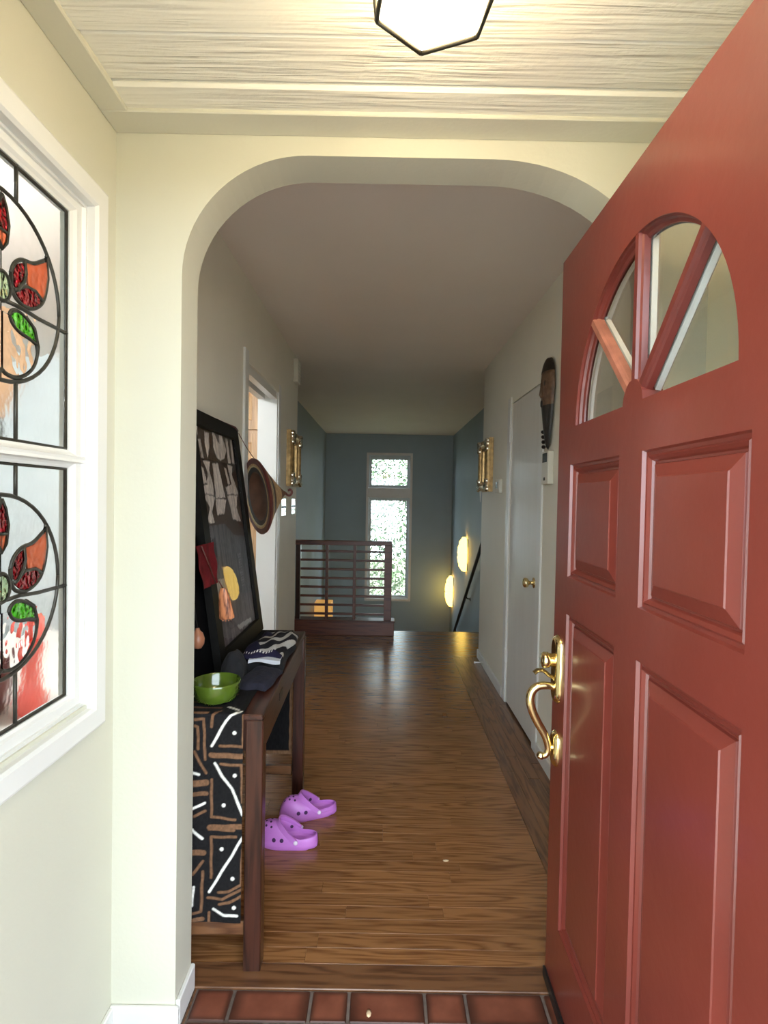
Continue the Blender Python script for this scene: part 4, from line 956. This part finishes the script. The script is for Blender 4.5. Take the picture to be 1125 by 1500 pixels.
# handrail
hr = thing('handrail', 'dark iron handrail sloping down the blue stair wall', 'handrail', (1.14, 7.5, -.1))
bm = B(); tube(bm, [(1.145, 5.7, 1.24-.0), (1.145, 6.62, .585), (1.145, 8.42, -.69), (1.145, 8.75, -.92)], .021, seg=12); put('rail', bm, M['iron'], hr)
for y in (6.3, 7.3, 8.3):
    z = .585-(y-6.62)*.708; bm = B(); tube(bm, smoothpts([(1.145, y, z-.01), (1.155, y, z-.055), (1.203, y, z-.07)], 5), .008, seg=8); lathe(bm, [(.025, 0), (.025, .006), (0, .008)], (1.2035, y, z-.07), (-1, 0, 0), seg=12); put('bracket', bm, M['iron'], hr)
# sconces
def sconce(y, z0, z1, label):
    zc_ = (z0+z1)/2; hgt = z1-z0
    r = thing('wall_sconce', label, 'sconce', (SX1, y, zc_), group='stairwell sconces')
    bm = B(); rows = []
    prof = [(.050, 0), (.098, .14), (.100, .22), (.112, .27), (.120, .42), (.112, .48), (.120, .54), (.112, .72), (.098, .78), (.098, .86), (.050, 1)]
    for rr, h in prof: rows.append([bm.verts.new((SX1-.012-rr*math.sin(PI*k/8), y-rr*1.15*math.cos(PI*k/8), z0+hgt*h)) for k in range(9)])
    for p, q in zip(rows, rows[1:]):
        for k in range(8): bm.faces.new([p[k], p[k+1], q[k+1], q[k]])
    put('shade', bm, M['sconce'], r, label='glowing amber paper shade')
    bm = B(); box(bm, SX1-.012, SX1-.0005, y-.125, y+.125, z0+.02, z1-.02, bev=.002); put('back_plate', bm, M['white'], r)
    return r
sconce(7.72, .36, .845, 'glowing faceted paper sconce higher up the blue stair wall, nearer the hall')
sconce(9.15, -.43, .085, 'glowing faceted paper sconce lower down the stair wall, beside the end wall')
fl_ = thing('floor_lamp', 'square amber-shaded lamp glimpsed through the lower slats of the railing', 'lamp', (-.86, 8.0, LOW))
bm = B(); box(bm, -.985, -.735, 7.875, 8.125, -.50, -.165, bev=.006); put('shade', bm, M['ambershade'], fl_)
bm = B(); tube(bm, [(-.86, 8, LOW+.02), (-.86, 8, -.5)], .012, seg=8); put('pole', bm, M['iron'], fl_)
bm = B(); lathe(bm, [(0, 0), (.13, 0), (.13, .015), (.02, .025), (0, .025)], (-.86, 8, LOW), seg=20); put('base', bm, M['iron'], fl_)

# ---------------------------------------------------------------- gilt mirrors
def gilt(side, xw, y0, y1, z0, z1, label):
    r = thing('gilt_mirror', label, 'mirror', (xw, (y0+y1)/2, z0))
    f = lambda a, b, d: Vector((xw+side*d, a, b))
    lev = [(0, .001), (0, .030), (.008, .040), (.020, .034), (.030, .046), (.045, .052), (.056, .042), (.062, .026), (.074, .030), (.084, .022), (.086, .012)]
    bm = B(); ringloft(bm, [(y0+i, y1-i, z0+i, z1-i, d) for i, d in lev], f, close=False); put('frame', bm, M['gilt'], r)
    bm = B(); slab(bm, rect(y0+.08, y1-.08, z0+.08, z1-.08), [], f, .012); put('mirror_plate', bm, M['mirror'], r)
    for yy, zz in ((y0, z0), (y1, z0), (y0, z1), (y1, z1)):
        sy = 1 if yy == y0 else -1; sz = 1 if zz == z0 else -1; bm = B()
        for k, (a, b, rr) in enumerate(((.045, .045, .036), (.085, .040, .024), (.040, .085, .024), (.022, .022, .022))):
            lathe(bm, [(rr, .0), (rr*.95, .012), (rr*.7, .022), (rr*.5, .018), (0, .026)], f(yy+sy*a, zz+sz*b, .038), (side, 0, 0), seg=12)
        put('corner_ornament', bm, M['silver'], r, label='silvered shell ornament')
    return r
gilt(1, XL, 4.02, 4.44, 1.455, 1.875, 'ornate gilt mirror on the kitchen-door wall, above the switch plates')
gilt(-1, XR, 4.245, 4.665, 1.445, 1.872, 'ornate gilt mirror on the closet wall, above the thermostat')
bm = B(); slab(bm, [(4.50, 1.452), (4.58, 1.452), (4.535, 1.36)], [], PX(.812), .003); put('pointed_plate', bm, M['triangle'], label='small white pointed tag below the gilt mirror near the closet', cat='triangle')  # thin white triangle just below the mirror frame

# ---------------------------------------------------------------- small wall things
for y0, y1, lb in ((3.835, 4.005, 'mirror-bright steel switch plate nearer the kitchen doorway'), (4.255, 4.42, 'mirror-bright steel switch plate nearer the wall corner')):
    s_ = thing('switch_plate', lb, 'switch', (XL, (y0+y1)/2, 1.237), group='steel switch plates')
    bm = B(); box(bm, XL, XL+.005, y0, y1, 1.237, 1.362, bev=.0015); put('plate', bm, M['steel'], s_)
    for k in (.25, .75):
        yy = y0+(y1-y0)*k; bm = B(); box(bm, XL+.004, XL+.014, yy-.005, yy+.005, 1.292, 1.308, bev=.001); put('toggle', bm, M['lcd'], s_)
ch = thing('door_chime', 'small ivory door chime box high on the hall wall', 'chime', (XL, 4.33, 2.28))
bm = B(); box(bm, XL, XL+.040, 4.265, 4.40, 2.28, 2.462, bev=.005); put('cover', bm, M['plastic'], ch)
bm = B()
for k in range(5): box(bm, XL+.040, XL+.042, 4.285, 4.38, 2.31+k*.028, 2.318+k*.028)
put('grille', bm, M['hallwall'], ch)
tm = thing('thermostat', 'small ivory thermostat beside the gilt mirror on the closet wall', 'thermostat', (XR, 3.98, 1.43))
bm = B(); box(bm, XR-.026, XR, 3.895, 4.05, 1.43, 1.532, bev=.006); put('case', bm, M['plastic'], tm)
bm = B(); box(bm, XR-.0275, XR-.025, 3.955, 4.005, 1.465, 1.51); put('display', bm, M['lcd'], tm)
kp = thing('alarm_keypad', 'ivory alarm keypad with dark display under the carved mask', 'keypad', (XR, 2.82, 1.46))
bm = B(); box(bm, XR-.031, XR, 2.728, 2.835, 1.462, 1.632, bev=.004); put('case', bm, M['plastic'], kp)
bm = B(); box(bm, XR-.0325, XR-.030, 2.745, 2.82, 1.575, 1.622); put('display', bm, M['lcd'], kp)
for k in range(3):
    bm = B(); box(bm, XR-.0335, XR-.030, 2.748+k*.025, 2.766+k*.025, 1.482, 1.498, bev=.001); put('key', bm, M['lcd'] if k == 1 else M['plastic'], kp)
bm = B(); lathe(bm, [(.012, 0), (.012, .004), (.005, .006), (.005, .060), (.009, .062), (.009, .072), (0, .074)], (XR-.0145, 4.42, .04), (-1, 0, 0), seg=12); put('door_stop', bm, M['white'], label='white peg door stop on the baseboard beyond the closet', cat='door stop')

# carved mask
mk = thing('carved_mask', 'long dark carved wooden mask with pointed beard above the keypad', 'mask', (XR, 2.835, 1.64))
def maskpart(z0, z1, mt, name, depth=1.0, grow=1.0, label=None):
    bm = B(); rows = []; n = 16; m_ = 14
    for j in range(m_+1):
        z = z0+(z1-z0)*j/m_; t = (z-1.638)/(2.108-1.638)
        w_ = .086*min(1, (max(0, 1-((t-.68)/.335)**2))**.5) if t > .68 else .086*(max(0, t)/.68)**.55*(.82+.18*t/.68)
        dd = .042*(w_/.086)**.7*depth; w_ *= grow
        rows.append([bm.verts.new((XR-.012-dd*math.sin(PI*k/n), 2.79-w_*math.cos(PI*k/n), z)) for k in range(n+1)])
    for p, q in zip(rows, rows[1:]):
        for k in range(n): bm.faces.new([p[k], p[k+1], q[k+1], q[k]])
    for r_ in (rows[0], rows[-1]):
        try: bm.faces.new(r_)
        except ValueError: pass
    return put(name, bm, mt, mk, smooth=True, label=label, doubles=.0004)
maskpart(1.780, 2.052, M['maskface'], 'face'); maskpart(2.035, 2.108, M['maskdark'], 'headdress', 1.06, 1.05); maskpart(1.638, 1.865, M['maskdark'], 'beard', 1.05, 1.05, 'black pointed beard')
bm = B()
for z in np.linspace(1.66, 1.74, 4): lathe(bm, [(.012, 0), (.006, .012), (0, .02)], (XR-.02, 2.862-.2*(1.74-z), z), (0, 1, -.4), seg=6)
put('beard_tuft', bm, M['maskdark'], mk)
bm = B(); tube(bm, [(XR-.050, 2.79, 2.00), (XR-.058, 2.79, 1.92), (XR-.054, 2.79, 1.905)], [.006, .009, .005], seg=8); put('nose', bm, M['maskface'], mk)
for sy in (-1, 1):
    bm = B(); lathe(bm, [(.017, 0), (.014, .006), (0, .008)], (XR-.044, 2.79+sy*.035, 1.975), (-1, sy*.5, 0), seg=12, sx=.5); put('eye', bm, M['maskdark'], mk)
bm = B(); lathe(bm, [(.020, 0), (.016, .006), (0, .008)], (XR-.051, 2.79, 1.875), (-1, 0, 0), seg=12, sx=.5); put('mouth', bm, M['maskdark'], mk)

# fleck on the boards and chip on the tiles
bm = B(); lathe(bm, [(0, 0), (.010, .001), (.012, .002), (.004, .004), (0, .004)], (.262, 2.02, .0004), seg=8, sx=.6); put('leaf_flake', bm, M['chip'], label='tiny pale flake lying on the oak floor', cat='flake')
bm = B(); lathe(bm, [(0, 0), (.006, .001), (.007, .002), (.002, .004), (0, .004)], (-.014, 1.405, .0004), seg=8, u=(0, 1, 0), sx=1.8); put('wood_chip', bm, M['chip'], label='pale wood chip on the terracotta tiles', cat='chip')

# ---------------------------------------------------------------- kitchen things
pc = thing('pantry_cabinet', 'honey maple pantry cabinet seen through the kitchen doorway', 'cabinet', (-1.45, 4.20, 0))
bm = B(); box(bm, -1.95, -.90, 4.0, 4.40, 0, 2.36, bev=.004); put('carcass', bm, M['pantry'], pc)
for (xa, xb) in ((-1.94, -1.43), (-1.42, -.91)):
    for (za, zb) in ((.10, 1.835), (1.865, 2.34)):
        f = lambda a, b, d: Vector((a, 3.999-.02+d, b))
        bm = B(); ringloft(bm, [(xa, xb, za, zb, .02), (xa, xb, za, zb, 0), (xa+.065, xb-.065, za+.065, zb-.065, 0), (xa+.075, xb-.075, za+.075, zb-.075, .010), (xa+.11, xb-.11, za+.11, zb-.11, .002)], f)
        d_ = put('door', bm, M['pantry'], pc)
        bm = B(); hx_ = xb-.03 if xa < -1.5 else xa+.03; lathe(bm, [(.008, 0), (.006, .012), (.014, .02), (.010, .026), (0, .027)], (hx_, 3.979, (za+.25) if za > 1 else 1.1), (0, -1, 0), seg=12); put('knob', bm, M['brass'], d_)
kc = thing('kitchen_counter', 'pale kitchen counter behind the stained glass window', 'counter', (-1.25, 1.6, 0))
bm = B(); box(bm, -1.75, -.86, .62, 2.5, .70, .735, bev=.005); put('worktop', bm, M['counter'], kc)
bm = B(); box(bm, -1.70, -.88, .66, 2.45, .0, .70, bev=.004); put('base_unit', bm, M['kitchenwall'], kc)
ml = thing('pepper_mill', 'tall red lacquered pepper mill behind the lower stained glass sash', 'mill', (-1.0, 1.535, .736))
bm = B(); lathe(bm, [(0, 0), (.040, 0), (.042, .006), (.042, .05), (.038, .062), (.028, .075), (.024, .13), (.027, .17), (.032, .185), (.032, .205), (.020, .215), (0, .215)], (-1.0, 1.535, .736), seg=28); put('body', bm, M['redmill'], ml, smooth=True)
bm = B(); lathe(bm, [(.018, .214), (.028, .225), (.034, .25), (.028, .28), (.014, .292), (.010, .30), (.012, .31), (0, .316)], (-1.0, 1.535, .736), seg=28); put('head', bm, M['redmill'], ml, smooth=True)
cr = thing('stoneware_crock', 'dark maroon crock with a blue label on the kitchen counter', 'crock', (-1.14, 1.52, .736))
bm = B(); lathe(bm, [(0, 0), (.060, 0), (.075, .02), (.080, .09), (.066, .15), (.060, .16), (.066, .168), (.058, .168), (.052, .15), (0, .03)], (-1.14, 1.52, .736), seg=28); put('body', bm, M['maroon'], cr, smooth=True)
bm = B(); lathe(bm, [(.0815, .065), (.0815, .105)], (-1.14, 1.52, .736), seg=12, a0=-1.2, a1=.8); put('label', bm, M['bluelabel'], cr)
pl = thing('pendant_lamp', 'tan drum-shaded pendant with a black cap in the kitchen behind the upper sash', 'lamp', (-1.60, 2.12, 1.55))
bm = B(); lathe(bm, [(.09, .10), (.16, .30), (.17, .50), (.165, .50), (.085, .11)], (-1.60, 2.12, 1.57), seg=28); put('shade', bm, M['tan'], pl, smooth=True)
bm = B(); lathe(bm, [(0, 0), (.07, .0), (.085, .03), (.075, .09), (.04, .13), (0, .14)], (-1.60, 2.12, 1.57), seg=24); put('cap', bm, M['iron'], pl, smooth=True)
bm = B(); tube(bm, [(-1.60, 2.12, 1.7), (-1.60, 2.12, HC)], .004, seg=6); put('cord', bm, M['iron'], pl)
kg = thing('kitchen_fill_globe', 'added opal globe light on the kitchen ceiling, out of view', 'lamp', (-2.1, 1.6, HC))  # added unseen light, brightens the kitchen behind the glass and the hall
bm = B(); lathe(bm, [(0, -.22), (.08, -.20), (.125, -.13), (.11, -.06), (.06, -.02)], (-2.1, 1.6, HC), seg=24); put('globe', bm, M['globe'], kg, smooth=True)
bm = B(); lathe(bm, [(.075, -.025), (.08, 0), (0, 0)], (-2.1, 1.6, HC), seg=24); put('canopy', bm, M['white'], kg)

# ---------------------------------------------------------------- garden hedge behind the far window
tr_ = thing('garden_tree', 'sunlit leafy tree crowding the far stairwell window', 'tree', (.2, 12.6, -3))
bm = B()
for x, y, r_ in ((.9, 14.8, .12), (-1.6, 14.2, .09), (1.9, 14.0, .1)): tube(bm, [(x, y, -3), (x+.1, y+.1, 0), (x-.1, y, 3)], [r_, r_*.7, r_*.3], seg=8)
put('trunk', bm, M['maskface'], tr_)
NL = 34000
P_ = np.stack([rng.uniform(-2.6, 3.0, NL), 11.4+rng.gamma(1.6, .55, NL), rng.uniform(-2.6, 3.4, NL)], 1)
keep = vnoise3 = None
A = rng.normal(size=(NL, 3)); A /= np.linalg.norm(A, axis=1)[:, None]; C_ = rng.normal(size=(NL, 3)); Bn = np.cross(A, C_); Bn /= np.linalg.norm(Bn, axis=1)[:, None]
sz = rng.uniform(.028, .062, NL)[:, None]
V4 = np.stack([P_-A*sz, P_+Bn*sz*.45, P_+A*sz, P_-Bn*sz*.45], 1).reshape(-1, 3)-np.array([.2, 12.6, -3])
me = bpy.data.meshes.new('leaves'); me.from_pydata(V4.tolist(), [], np.arange(NL*4).reshape(-1, 4).tolist()); me.materials.append(M['leaf'])
o = bpy.data.objects.new('leaves', me); COL.objects.link(o); o.parent = tr_; o['kind'] = 'stuff'
